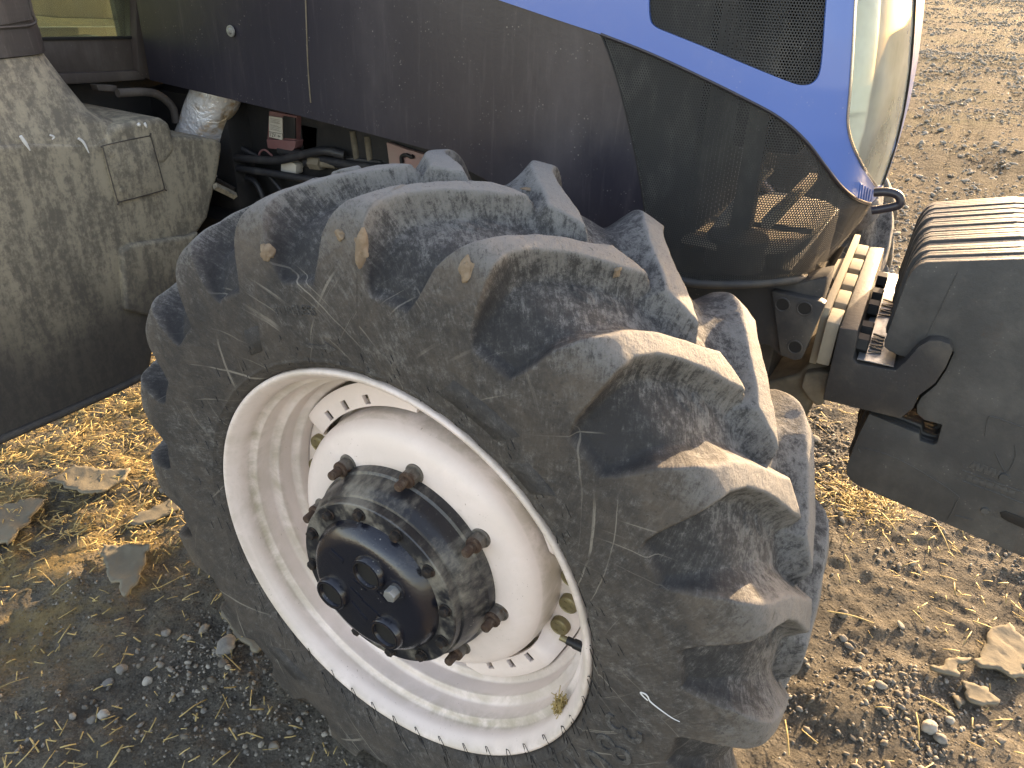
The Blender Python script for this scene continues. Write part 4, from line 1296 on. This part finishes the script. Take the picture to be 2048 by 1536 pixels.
# square hatch: groove outline and flush lid
hz = [at(*p, 0, XF + .001) for p in ((203, 296), (206, 290), (292, 272), (299, 275), (325, 372), (322, 380), (240, 402), (232, 400))]
prism('access_hatch', hz, 0, XF - .01, XF + .0065, M['plastic'], cover, .002)
hz2 = hz + [hz[0]]
tube('hatch_groove', [p + np.array([.0058, 0, 0]) for p in hz2], .0013, M['plastic2'], cover, seg=6, n=90)
for p in ((222, 308), (244, 380)):
    c_ = at(*p, 0, XF + .006)
    tube('hatch_clip', [(XF + .004, c_[1], c_[2]), (XF + .009, c_[1], c_[2])], [.0075, .0065], M['plastic'], cover, seg=14, n=3)
tube('cover_clip', [at(*p, 0, XF + .02) for p in ((430, 372), (455, 384), (470, 392))], .010, M['plastic'], cover, seg=4, n=6)
prism('cover_strap', [at(*p, 1, .56) for p in ((432, 356), (470, 376), (462, 392), (424, 372))], 1, .555, .565, M['plastic2'], cover, .002)

for P_, w_ in ((((41, 272), (50, 285), (60, 301)), .0035), (((100, 270), (108, 274), (104, 279)), .002), (((157, 277), (167, 285), (178, 306)), .0028), (((276, 247), (280, 253)), .004), (((289, 246), (294, 256)), .0032), (((303, 290), (308, 306)), .002), (((212, 300), (216, 316)), .0018)):
    tube('white_dropping', [at(*p, 0, XF + .003) for p in P_], [w_, w_ * 1.2, w_ * .4], M['white'], cover, seg=8, n=10)
# foil-wrapped exhaust pipe
f0 = at(394, 292, 1, .57); f1 = at(455, 130, 1, .605)
fo = []
P_ = smooth_path([f0 + np.array([0, 0, -.05]), f0, f1, f1 + (f1 - f0) * .5], 30)
T_ = (f1 - f0) / np.linalg.norm(f1 - f0); uu = np.cross(T_, [0, 1, 0]); uu /= np.linalg.norm(uu); vv_ = np.cross(T_, uu)
Vf, Ff = [], []
ns_ = 56
for i, p in enumerate(P_):
    for j in range(ns_):
        a = 2 * math.pi * j / ns_
        rr_ = .066 + .0022 * float(fbm(np.array([i * .35]), np.array([math.cos(a) * 2 + math.sin(a) * 1.3]), 1.2, 3, 9)[0])
        Vf.append(p + rr_ * (math.cos(a) * uu + math.sin(a) * vv_))
for i in range(len(P_) - 1):
    for j in range(ns_): Ff.append((i * ns_ + j, i * ns_ + (j + 1) % ns_, (i + 1) * ns_ + (j + 1) % ns_, (i + 1) * ns_ + j))
obj('foil_pipe', Vf, Ff, M['foil'], tractor)
box('bonnet_sun_block', (-1.455, 1.28, 1.2), (-.7, 1.325, 1.595), M['dark'], tractor, .002)  # unseen box added to keep the sun off the cab sill
box('rear_sun_block', (-1.475, .512, 1.20), (-1.455, 1.328, 1.585), M['dark'], tractor, .002)  # wall added behind the bonnet to close a sun leak on the cab
# bent pipe and tray behind the cover
tube('bent_pipe', [at(*p, 0, -1.30) for p in ((235, 186), (290, 184), (320, 192), (345, 215), (352, 245))], .011, M['plastic2'], tractor, seg=10)
box('rear_bulkhead', (-1.75, .20, .62), (-1.48, 1.5, 1.235), M['dark'], tractor, .01)
prism('wiring_clip', [at(*p, 0, -1.35) for p in ((183, 168), (226, 170), (222, 182), (188, 180))], 0, -1.36, -1.33, M['plastic2'], tractor, .003)

# ============ cab front corner: glass, sill, post
cabx = -1.43
def cp_(px, py, x=cabx): return at(px, py, 0, x)
cab = empty('cab', (0, 0, 0), tractor)
lowbar = [cp_(*p) for p in ((60, 78), (268, 74), (282, 152), (60, 160))]
prism('cab_wall', [cp_(*p) for p in ((-250, 84), (271, 73), (276, 141), (-250, 160))], 0, cabx - .03, cabx, M['cab'], cab, .004)
prism('cab_sill', [cp_(*p) for p in ((-250, 158), (274, 140), (282, 158), (150, 166), (-250, 176))], 0, cabx - .05, cabx + .022, M['cab'], cab, .005)
prism('cab_post', [cp_(*p, cabx + .02) for p in ((268, -260), (271, 73), (275, 142), (285, 156), (308, 160), (303, 0), (300, -260))], 0, cabx - .03, cabx + .024, M['cab'], cab, .006)
prism('window_seal', [cp_(*p) for p in ((-250, 78), (262, 72), (264, -260), (271, -260), (273, 78), (-250, 86))], 0, cabx - .006, cabx + .004, M['ink'], cab, .001)
prism('window_pane', [cp_(*p) for p in ((-250, 82), (262, 74), (265, -260), (-250, -260))], 0, cabx - .004, cabx - .001, M['glass'], cab, 0)
xi = -2.75
prism('cab_rear_panel', [at(*p, 0, xi) for p in ((-400, 57), (255, 54), (300, 53), (300, 190), (-400, 190))], 0, xi - .05, xi, M['cab'], cab, .004)
prism('seat_back', [at(*p, 0, xi + .1) for p in ((-400, 20), (60, 30), (120, 36), (300, 40), (300, -260), (-400, -260))], 0, xi + .05, xi + .1, M['plastic2'], cab, .01)
for i in range(3):
    a_, b_ = cp_(224 + i * 1.0, 31 + i * 4), cp_(249 + i * .6, 31.5 + i * 4)
    for j in range(9):
        t_ = j / 9; c_ = a_ + (b_ - a_) * t_
        if rng.random() < .8: box('glass_print', (cabx - .0006, c_[1], c_[2] - .0008), (cabx + .0001, c_[1] + .0024, c_[2] + .0008), M['ink'], cab, 0)

# ============ bits seen in the gap under the bonnet
eng = tractor
tube('hose', [at(*p, 1, y) for p, y in (((430, 312), .60), ((500, 318), .60), ((560, 320), .61), ((640, 302), .62), ((690, 310), .64))], .0115, M['hose'], eng)
tube('hose', [at(*p, 1, y) for p, y in (((436, 332), .60), ((520, 343), .60), ((600, 356), .61), ((700, 372), .62))], .0105, M['hose'], eng)
tube('hose', [at(*p, 1, y) for p, y in (((440, 280), .62), ((470, 290), .62), ((505, 308), .63), ((530, 322), .64))], .0085, M['hose'], eng)
tube('hose', [at(*p, 1, y) for p, y in (((480, 352), .62), ((508, 362), .62), ((524, 390), .62), ((530, 420), .62))], .0085, M['hose'], eng)
tube('hose', [at(*p, 1, y) for p, y in (((538, 352), .62), ((560, 378), .62), ((575, 410), .62))], .006, M['hose'], eng)
tube('hose', [at(*p, 1, y) for p, y in (((560, 300), .64), ((640, 318), .64), ((700, 330), .64), ((780, 338), .64))], .013, M['hose'], eng)
bat = empty('battery_terminal', (0, 0, 0), eng)
yb = .63
prism('terminal_cover', [at(*p, 1, yb) for p in ((532, 278), (591, 282), (590, 296), (583, 303), (535, 297))], 1, yb, yb + .05, M['redpart'], bat, .004)
prism('terminal_back', [at(*p, 1, yb + .012) for p in ((538, 222), (593, 232), (592, 284), (534, 280))], 1, yb + .012, yb + .05, M['redpart'], bat, .003)
prism('terminal_window', [at(*p, 1, yb + .008) for p in ((566, 232), (590, 236), (590, 278), (567, 276))], 1, yb + .008, yb + .014, M['dark'], bat, .001)
tag_px = [(538, 232), (564, 236), (565, 281), (538, 274)]
prism('warning_label', [at(*p, 1, yb + .004) for p in tag_px], 1, yb + .004, yb + .007, M['label'], bat, 0)
for i in range(10):
    if i == 4: continue
    a_ = at(541, 237 + i * 2.4, 1, yb + .003); b_ = at(561 - (i % 3) * 2, 240.5 + i * 2.5, 1, yb + .003)
    tube('label_line', [a_, b_], .00035, M['ink'], bat, seg=4, n=2)
for q_ in ([(538, 263), (565, 268)], [(538, 274), (565, 281)], [(538, 263), (538, 274)], [(565, 268), (565, 281)]):
    tube('label_border', [at(*p, 1, yb + .0035) for p in q_], .0006, M['ink'], bat, seg=4, n=2)


def flat_text(text, p0, p1, height, y, mat, parent, name):
    """printed characters standing on the plane y = const, running from p0 to p1"""
    cu = bpy.data.curves.new(name, 'FONT'); cu.body = text; cu.size = 1; cu.extrude = 0; cu.resolution_u = 2
    tmp = bpy.data.objects.new(name, cu); COL.objects.link(tmp)
    dg = bpy.context.evaluated_depsgraph_get(); me = bpy.data.meshes.new_from_object(tmp.evaluated_get(dg)); bpy.data.objects.remove(tmp)
    co = np.array([v.co[:] for v in me.vertices]); w_ = co[:, 0].max() - co[:, 0].min(); h_ = co[:, 1].max()
    a, b = at(*p0, 1, y), at(*p1, 1, y); ux = (b - a) / w_
    for v, c in zip(me.vertices, co):
        v.co = Vector(a + ux * (c[0] - co[:, 0].min()) + np.array([0, 0, height]) * (c[1] / h_))
    me.materials.append(mat)
    return link(bpy.data.objects.new(name, me), parent)


flat_text('12V', (541, 272.5), (552, 275.0), .011, yb + .0032, M['ink'], bat, 'printed_letters')
flat_text('+', (555, 276), (561.5, 277.2), .009, yb + .0032, M['ink'], bat, 'printed_letters')
prism('white_block', [at(*p, 1, .625) for p in ((562, 321), (576, 320), (592, 330), (591, 349), (582, 352), (561, 346))], 1, .625, .655, M['label'], eng, .003)
fit = empty('brass_fitting', (0, 0, 0), eng)
fa, fb = at(622, 325, 1, .635), at(644, 327, 1, .635)
tube('fitting_nut', [fa, fb], .0185, M['dustcast'], fit, seg=6, n=2)
tube('fitting_pipe', [fb, at(672, 330, 1, .64)], .0105, M['dustcast'], fit, seg=14, n=2)
tube('fitting_collar', [at(612, 324, 1, .635), fa], .0125, M['hose'], fit, seg=12, n=2)
tube('standing_pipe', [at(706, 262, 1, .66), at(716, 330, 1, .66)], .0095, M['dustcast'], eng, seg=14)
tube('standing_pipe', [at(735, 272, 1, .66), at(742, 330, 1, .66)], .0095, M['dustcast'], eng, seg=14)
prism('pink_bracket', [at(*p, 1, .64) for p in ((772, 284), (812, 298), (858, 312), (856, 350), (780, 346))], 1, .64, .655, M['pinkpart'], eng, .004)
tube('bracket_catch', [at(*p, 1, .634) for p in ((804, 330), (803, 314), (812, 310), (822, 314), (826, 312))], .005, M['dark'], eng, seg=8)
prism('frame_rail', [at(*p, 1, .66) for p in ((600, 246), (636, 254), (634, 312), (606, 306))], 1, .66, .70, M['chassis'], eng, .004)
prism('frame_rail', [at(*p, 1, .65) for p in ((560, 300), (760, 322), (770, 345), (560, 330))], 1, .65, .70, M['chassis'], eng, .006)
tube('filter_can', [at(500, 395, 1, .66), at(520, 440, 1, .66)], .045, M['dark'], eng, seg=24, n=2)
tube('wire', [at(*p, 1, .628) for p in ((515, 325), (520, 305), (530, 300), (545, 312))], .003, M['redpart'], eng, seg=6)

# ------------------------------------------------------------------ loose things
def blob(name, size, seed, mat, sub=2, rough=.28, flat=1.0):
    bm = bmesh.new(); bmesh.ops.create_icosphere(bm, subdivisions=sub, radius=1)
    r_ = np.random.default_rng(seed); o1, o2 = r_.uniform(0, 50, 2)
    for v in bm.verts:
        n = float(fbm(np.array([v.co.x * 1.3 + o1 + v.co.z]), np.array([v.co.y * 1.3 + o2]), 1.0, 3, seed)[0])
        v.co = v.co * (1 + rough * n); v.co.z *= flat
        v.co *= size
    return bm


def stone_mat(name, a, b):
    return dusty(name, a, b, (.35, .7), 30, .85, 0, bump=.002, bscale=120, maxdust=.9, spec=.25)


M['stone1'] = stone_mat('grey_stone', (.17, .165, .155), (.27, .25, .215))
M['stone2'] = stone_mat('pale_stone', (.36, .34, .30), (.28, .25, .21))
M['flake'] = dusty('mud_flake', (.165, .148, .115), (.24, .212, .16), (.35, .7), 8, .92, 0, bump=.002, bscale=35, maxdust=.8, spec=.12)

for (px, py, sz, fl_, mt, lb) in (
        (452, 1290, .026, .62, 'stone1', 'largest grey rounded stone beside the rear foot of the tyre'),
        (203, 1420, .013, .85, 'stone2', 'small pale egg shaped stone alone on dark shaded grit'),
        (291, 1350, .012, .8, 'stone2', 'pale smooth pebble in the middle of the shaded grit'),
        (240, 1330, .013, .7, 'stone1', 'grey pebble just left of the smooth pale one'),
        (212, 1352, .012, .6, 'stone1', 'flat grey pebble above the egg shaped stone'),
        (330, 1258, .012, .75, 'stone1', 'grey pebble on shaded grit between mud flake and large stone'),
        (1858, 1455, .020, .7, 'stone2', 'pale sunlit stone at the lower right, under the mud slab'),
        (1880, 1478, .013, .7, 'stone1', 'grey stone touching the pale sunlit one')):
    g0 = at(px, py, 2, .008)
    o = bmobj('stone', blob('stone', sz, int(px), M[mt], 3, .22, fl_), M[mt], None, True, 70)
    o.location = (g0[0], g0[1], float(ground_h(g0[0], g0[1])) + sz * fl_ * .55); o.rotation_euler = (0, 0, px * .1)
    tag(o, lb, 'stone')


def flake(px_poly, h, lb, tilt=0.0, ridges=0, curl=.012, seedn=1):
    """curled slab of dried mud lying on the ground"""
    P = np.array([at(x, y, 2, h)[:2] for x, y in px_poly]); c0 = P.mean(0)
    B = resample(P, .009); B = B + .011 * np.stack([fbm(B[:, 0], B[:, 1], 32, 3, seedn), fbm(B[:, 0] + 9, B[:, 1], 32, 3, seedn)], -1)
    lo, hi = B.min(0), B.max(0)
    X, Y = np.meshgrid(np.arange(lo[0], hi[0], .010), np.arange(lo[1], hi[1], .010), indexing='ij')
    ok = inside(B, X, Y); G = np.stack([X[ok], Y[ok]], -1)
    if len(G):
        dd = np.array([((B - g_) ** 2).sum(1).min() for g_ in G]); G = G[dd > .006 ** 2]
    al_ = np.vstack([B, G]) if len(G) else B
    n = len(B)
    r_ = geometry.delaunay_2d_cdt([Vector(p) for p in al_], [(i, (i + 1) % n) for i in range(n)], [], 1, 1e-6)
    vv = np.array([tuple(v) for v in r_[0]]); ff = [tuple(f) for f in r_[2]]
    dist = np.array([np.sqrt(((B - p) ** 2).sum(1).min()) for p in vv])
    z = h + tilt * (vv[:, 1] - c0[1]) + curl * np.exp(-dist / .03) * (0.4 + .6 * vnoise(vv[:, 0] * 14, vv[:, 1] * 14, seedn)) + .003 * fbm(vv[:, 0], vv[:, 1], 25, 3, seedn)
    if ridges:
        w_ = vv[:, 0] * .8 + vv[:, 1] * .6 + .25 * vv[:, 1] ** 2
        z = z - .005 * np.exp(-((((w_ * ridges) % 1) - .5) / .08) ** 2) * sstep(.02, .05, dist)
    o = obj('mud_flake', np.c_[vv, z] - np.array([c0[0], c0[1], 0]), ff, M['flake'], None, True, 50)
    o.location = (c0[0], c0[1], float(ground_h(c0[0], c0[1])))
    me = o.data; me.update()
    if sum(p.normal.z for p in me.polygons) < 0: me.flip_normals()
    s_ = o.modifiers.new('thick', 'SOLIDIFY'); s_.thickness = .008; s_.offset = -1
    return tag(o, lb, 'mud flake')


flake([(1944, 1318), (1970, 1282), (2000, 1250), (2016, 1240), (2034, 1262), (2048, 1270), (2075, 1290), (2080, 1330), (2048, 1336), (2030, 1350), (2000, 1338), (1968, 1330)], .024, 'biggest cracked mud slab with curved tread print at the right edge', -.05, 16, .010, 3)
flake([(1860, 1328), (1900, 1318), (1946, 1314), (1940, 1322), (1921, 1332), (1918, 1356), (1900, 1352), (1880, 1340)], .018, 'long narrow mud flake left of the big cracked slab', .0, 0, .012, 4)
flake([(1918, 1364), (1945, 1370), (1985, 1378), (1996, 1402), (1972, 1412), (1945, 1400), (1925, 1384)], .013, 'ridged mud flake below the big cracked slab', 0, 20, .010, 5)
flake([(1912, 1395), (1930, 1388), (1936, 1405), (1922, 1412)], .010, 'small round mud flake beside the ridged one', 0, 0, .008, 6)
flake([(205, 1090), (262, 1098), (300, 1100), (285, 1150), (250, 1192), (236, 1170), (214, 1150)], .022, 'mud flake at the end of the sunlit strip behind the tyre', .06, 12, .014, 7)
flake([(92, 958), (150, 930), (260, 938), (245, 962), (180, 985), (130, 968)], .018, 'long mud flake lying across the shaded straw', 0, 0, .010, 8)
flake([(-30, 1010), (40, 1000), (92, 996), (40, 1050), (10, 1090), (-30, 1080)], .016, 'grey mud flake at the left edge of the photo', 0, 0, .010, 9)
flake([(255, 1030), (330, 995), (372, 985), (352, 1012), (290, 1040)], .014, 'pale sunlit mud flake pointing at the tyre', 0, 0, .008, 10)
flake([(440, 1208), (480, 1215), (520, 1290), (500, 1300), (470, 1260)], .012, 'cracked mud flake tucked under the tyre shoulder', 0, 0, .008, 11)

# dried mud stuck on the tyre
def on_tyre(th, L, side=1):
    i = int(round((th % 360) / 360 * NT_)) % NT_
    cand = np.where(np.sign(PA) == side)[0]; j = cand[np.argmin(np.abs(PL[cand] - L))]
    return V[i, j] + np.array([0, 0, HC]), NRM[i, j]


def tyre_px(px, py):
    """vertex of the tyre seen at a pixel"""
    Pw = VV + np.array([0, 0, HC]); pp = proj(Pw); d = ((pp - [px, py]) ** 2).sum(1)
    dep = np.linalg.norm(Pw - CAM, axis=1); facing = (NRMf * (CAM - Pw)).sum(1) > 0
    c = np.where((d < 40) & facing)[0]
    if len(c) == 0: return None
    i = c[np.argmin(dep[c])]
    return Pw[i], NRMf[i]


for px, py, w_, h_, lb in ((530, 508, .010, .013, 'tan mud clod on the second lug from the left'), (721, 490, .010, .022, 'largest tan mud clod, on the lug above the rim'), (676, 468, .007, .008, 'small tan mud clod left of the largest one'), (928, 543, .009, .017, 'tan mud clod on the shoulder of the tall middle lug'), (1238, 545, .006, .008, 'tiny mud clod on the tip of the middle lug')):
    t_ = tyre_px(px, py)
    if t_ is None: continue
    p_, n_ = t_
    bm = blob('mud_clod', 1, px, None, 3, .45, 1)
    for v in bm.verts:
        v.co.x *= w_; v.co.y *= h_; v.co.z *= .0045
    o = bmobj('mud_clod', bm, M['mudclod'], None, True, 60)
    q = Vector(n_).to_track_quat('Z', 'Y'); o.rotation_euler = q.to_euler(); o.location = Vector(p_ + n_ * .001)
    tag(o, lb, 'mud')

t_ = tyre_px(1052, 379)
if t_ is not None:
    p_, n_ = t_
    Vl = [(-.012, 0, 0), (-.004, -.0035, .002), (.006, -.003, .003), (.013, 0, .002), (.006, .0035, .003), (-.004, .004, .002)]
    o = obj('dry_leaf', Vl + [(x, y, z - .0008) for x, y, z in Vl], [(0, 1, 2, 3, 4, 5), (11, 10, 9, 8, 7, 6)] + [(i, (i + 1) % 6, 6 + (i + 1) % 6, 6 + i) for i in range(6)], M['mudclod'])
    o.location = Vector(p_ + n_ * .002); o.rotation_euler = (0.3, 0.2, .4)
    tag(o, 'tiny dry leaf lying in the tread behind the upper lugs', 'leaf')


th_pts = [tyre_px(*p) for p in ((1292, 1404), (1286, 1397), (1281, 1390), (1287, 1391), (1294, 1398), (1297, 1405), (1318, 1422), (1340, 1438), (1358, 1447))]
th_pts = [p + n_ * .0012 for p, n_ in (t for t in th_pts if t is not None)]
if len(th_pts) > 4:
    o = tube('thread', th_pts, [.0009, .0011, .0011, .0006], M['white'], None, seg=6, n=50)
    tag(o, 'white looped thread stuck flat on the tyre sidewall at lower right', 'thread')


def straw_mat():
    k = NT('straw')
    oi = k.n('ShaderNodeAttribute', attribute_name='tone').outputs['Fac']
    col = k.mix(oi, (.36, .26, .105), (.56, .44, .20))
    col = k.mix(k.ramp(k.noise(k.coord(), 60, 3), .45, .7, 0, .5), col, (.20, .14, .06))
    return k.finish(col, .7, 0, None, .3)


M['straw'] = straw_mat()


def straw_mesh(name, P, Ldir, width, thick, tone):
    """many straws as thin closed strips in one mesh (eight-cornered)"""
    n = len(P)
    d = Ldir; ln = np.linalg.norm(d, axis=1)[:, None]
    t = d / ln; s = np.cross(t, np.tile([0, 0, 1.0], (n, 1))); s /= np.linalg.norm(s, axis=1)[:, None] + 1e-9; u = np.cross(s, t)
    w = width[:, None] * .5; h = thick[:, None] * .5
    bend = u * (ln * rng.uniform(-.05, .08, (n, 1)))
    secs = []
    for f, b in ((-.5, 0), (0, 1), (.5, 0)):
        c = P + d * f + bend * b
        secs += [c + s * w + u * h, c - s * w + u * h, c - s * w - u * h, c + s * w - u * h]
    V_ = np.stack(secs, 1).reshape(-1, 3)
    q = []
    for a in (0, 4):
        for j in range(4): q.append([a + j, a + (j + 1) % 4, a + 4 + (j + 1) % 4, a + 4 + j])
    q += [[3, 2, 1, 0], [8, 9, 10, 11]]
    Q_ = (np.array(q)[None] + (np.arange(n) * 12)[:, None, None]).reshape(-1, 4)
    o = fast_obj(name, V_, Q_, M['straw'], None, False)
    at_ = o.data.attributes.new('tone', 'FLOAT', 'POINT'); at_.data.foreach_set('value', np.repeat(tone, 12).astype(np.float32))
    return o


def scatter(n, x0, x1, y0, y1, dens):
    out = []
    while len(out) < n:
        X = rng.uniform(x0, x1, n); Y = rng.uniform(y0, y1, n); k = rng.random(n) < dens(X, Y)
        out += list(zip(X[k], Y[k]))
    return np.array(out[:n])


def off_tyre(X, Y): return ~((np.abs(X) < .16) & (np.abs(Y) < .19))


def clump(X, Y): return np.clip(.25 + 1.1 * fbm(X, Y, 2.6, 3, 77), 0.02, 1) * off_tyre(X, Y)


parts = []
a = scatter(8500, -2.6, -.75, -.6, 1.6, lambda X, Y: np.clip(.15 + 1.1 * sstep(-.85, -1.35, X + .35 * (Y < -.1) + .25 * np.minimum(Y, 0)) + .2 * fbm(X, Y, 3, 3, 5), .03, 1))
b = scatter(1500, .35, 2.0, -.1, 3.2, clump)
c = scatter(380, -.9, .6, -.75, .2, clump)
d_ = scatter(900, -1.2, 1.4, 2.5, 9, clump)
pc = at(1715, 1010, 2, 0)
e = np.stack([pc[0] + rng.normal(0, .08, 420), pc[1] + rng.normal(0, .075, 420)], -1)
al2 = np.vstack([a, b, c, d_, e]); n = len(al2)
az = rng.uniform(0, 2 * math.pi, n); el = rng.normal(0, .16, n); ln = rng.lognormal(math.log(.026), .5, n).clip(.008, .11)
el[-420:] = rng.normal(.05, .35, 420)
zz = ground_h(al2[:, 0], al2[:, 1]) + .003 + np.abs(rng.normal(0, .004, n)) + np.abs(np.sin(el)) * ln * .4
zz[-420:] += np.abs(rng.normal(0, .018, 420))
D = np.stack([np.cos(az) * np.cos(el), np.sin(az) * np.cos(el), np.sin(el)], -1) * ln[:, None]
tone = np.clip(rng.normal(.45, .3, n), 0, 1)
o = straw_mesh('straw', np.c_[al2, zz], D, rng.uniform(.0012, .0036, n), rng.uniform(.0006, .0014, n), tone)
tag(o, 'scattered straw and chaff over the yard', 'straw', kind='stuff')
# a few long stalks one can point at
for (p0, p1, lb) in (((1655, 1222), (1748, 1246), 'long straw stalk lying on the gravel right beside the tyre'), ((1872, 1046), (1903, 1112), 'long pale stalk on the gravel below the weights'), ((1838, 1390), (1910, 1432), 'long straw stalk pointing at the ridged mud flake'), ((1570, 1440), (1578, 1510), 'upright yellow stalk leaning on the tyre near the bottom edge'), ((1832, 1425), (1838, 1480), 'short yellow stalk standing by the pale sunlit stone'), ((1690, 1110), (1702, 1140), 'short bright stalk left of the gravel hollow')):
    A_, B_ = at(*p0, 2, .02), at(*p1, 2, .012)
    o = tube('straw_stalk', [A_, (A_ + B_) / 2 + np.array([0, 0, .006]), B_], [.0019, .0021, .0015], M['straw'], None, seg=6, n=8)
    at_ = o.data.attributes.new('tone', 'FLOAT', 'POINT'); at_.data.foreach_set('value', np.full(len(o.data.vertices), .7, np.float32))
    tag(o, lb, 'straw')
# tuft of dry grass caught on the rim
tp = np.array(wl(111, .356, .178)) + np.array([0, 0, HC])
n = 120
P_ = tp + rng.normal(0, 1, (n, 3)) * np.array([.004, .004, .012]); dd = rng.normal(0, 1, (n, 3)) * np.array([.5, .5, 1.2]); dd /= np.linalg.norm(dd, axis=1)[:, None]
o = straw_mesh('grass_tuft', P_, dd * rng.uniform(.008, .03, (n, 1)), np.full(n, .0012), np.full(n, .0008), rng.uniform(0, .3, n))
tag(o, 'small brown tuft of dry grass caught on the white rim', 'grass tuft')


# gravel: real stones, many small ones in one mesh
def gravel_mat():
    k = NT('gravel')
    t = k.n('ShaderNodeAttribute', attribute_name='tone').outputs['Fac']
    col = k.mix(t, (.105, .098, .087), (.33, .31, .27))
    col = k.mix(k.ramp(k.noise(k.coord(), 90, 4), .42, .7, 0, .6), col, (.175, .145, .105))
    return k.finish(col, .9, 0, k.bump(k.noise(k.coord(), 260, 3), .001), .2)


M['gravel'] = gravel_mat()


def gravel(name, P, size, sub, lb):
    bm = bmesh.new(); bmesh.ops.create_icosphere(bm, subdivisions=sub, radius=1); bm.verts.ensure_lookup_table()
    base = np.array([v.co[:] for v in bm.verts]); fc = np.array([[v.index for v in f.verts] for f in bm.faces]); bm.free()
    n = len(P); nv = len(base)
    sc = size[:, None] * np.stack([rng.uniform(.75, 1.35, n), rng.uniform(.6, 1.1, n), rng.uniform(.38, .8, n)], -1)
    V_ = np.repeat(base[None], n, 0) * (1 + rng.uniform(-.12, .12, (n, nv, 1)))
    for _ in range(7):                              # knock random facets off each stone
        pn = rng.normal(0, 1, (n, 3)); pn /= np.linalg.norm(pn, axis=1)[:, None]
        po = rng.uniform(.5, .9, n)
        ov = np.clip(np.einsum('nvk,nk->nv', V_, pn) - po[:, None], 0, None)
        V_ = V_ - ov[..., None] * pn[:, None]
    V_ = V_ * sc[:, None]
    a = rng.uniform(0, 6.28, n); ca, sa = np.cos(a), np.sin(a); ti = rng.normal(0, .3, n)
    x = V_[..., 0] * ca[:, None] - V_[..., 1] * sa[:, None]; y = V_[..., 0] * sa[:, None] + V_[..., 1] * ca[:, None]
    z = V_[..., 2] + x * ti[:, None]
    V_ = np.stack([x, y, z], -1) + P[:, None]
    Q_ = (fc[None] + (np.arange(n) * nv)[:, None, None]).reshape(-1, 3)
    o = fast_obj(name, V_.reshape(-1, 3), Q_, M['gravel'], None, False)
    tone = np.repeat(np.clip(rng.normal(.38 if P[:, 1].mean() < 3 else .75, .27, n), 0, 1), nv)
    at_ = o.data.attributes.new('tone', 'FLOAT', 'POINT'); at_.data.foreach_set('value', tone.astype(np.float32))
    return tag(o, lb, 'gravel', kind='stuff')


gd = lambda X, Y: np.clip(.4 + .9 * fbm(X, Y, 3.1, 3, 91), .04, 1) * off_tyre(X, Y)
p1 = np.vstack([scatter(6500, -1.5, .2, -.75, .8, lambda X, Y: gd(X, Y) * np.clip(1.2 * sstep(-1.45, -.85, X), .06, 1)), scatter(21000, .3, 1.9, 0, 3.2, gd)])
s1 = rng.lognormal(math.log(.0038), .45, len(p1)).clip(.0016, .011)
gravel('gravel', np.c_[p1, ground_h(p1[:, 0], p1[:, 1]) + s1 * .25], s1, 1, 'fine grey and tan gravel over the yard')
p2 = np.vstack([scatter(190, -1.5, .2, -.75, .8, gd), scatter(1500, .3, 1.9, 0, 3.2, gd)])
s2 = rng.lognormal(math.log(.0085), .36, len(p2)).clip(.005, .019)
gravel('gravel', np.c_[p2, ground_h(p2[:, 0], p2[:, 1]) + s2 * .25], s2, 2, 'coarser pebbles and crumbs of soil over the yard')
p3 = scatter(36000, -2.8, 3.0, 2.3, 34, lambda X, Y: np.clip(.6 + .5 * fbm(X, Y, 1.4, 3, 19), .15, 1) * np.clip(2.2 / Y, 0, 1) * (X > -.2 - .14 * Y))
s3 = (rng.lognormal(math.log(.0075), .5, len(p3)) * (1 + p3[:, 1] * .06)).clip(.003, .05)
gravel('gravel', np.c_[p3, ground_h(p3[:, 0], p3[:, 1]) + s3 * .1], s3, 1, 'dry clods across the far part of the yard')
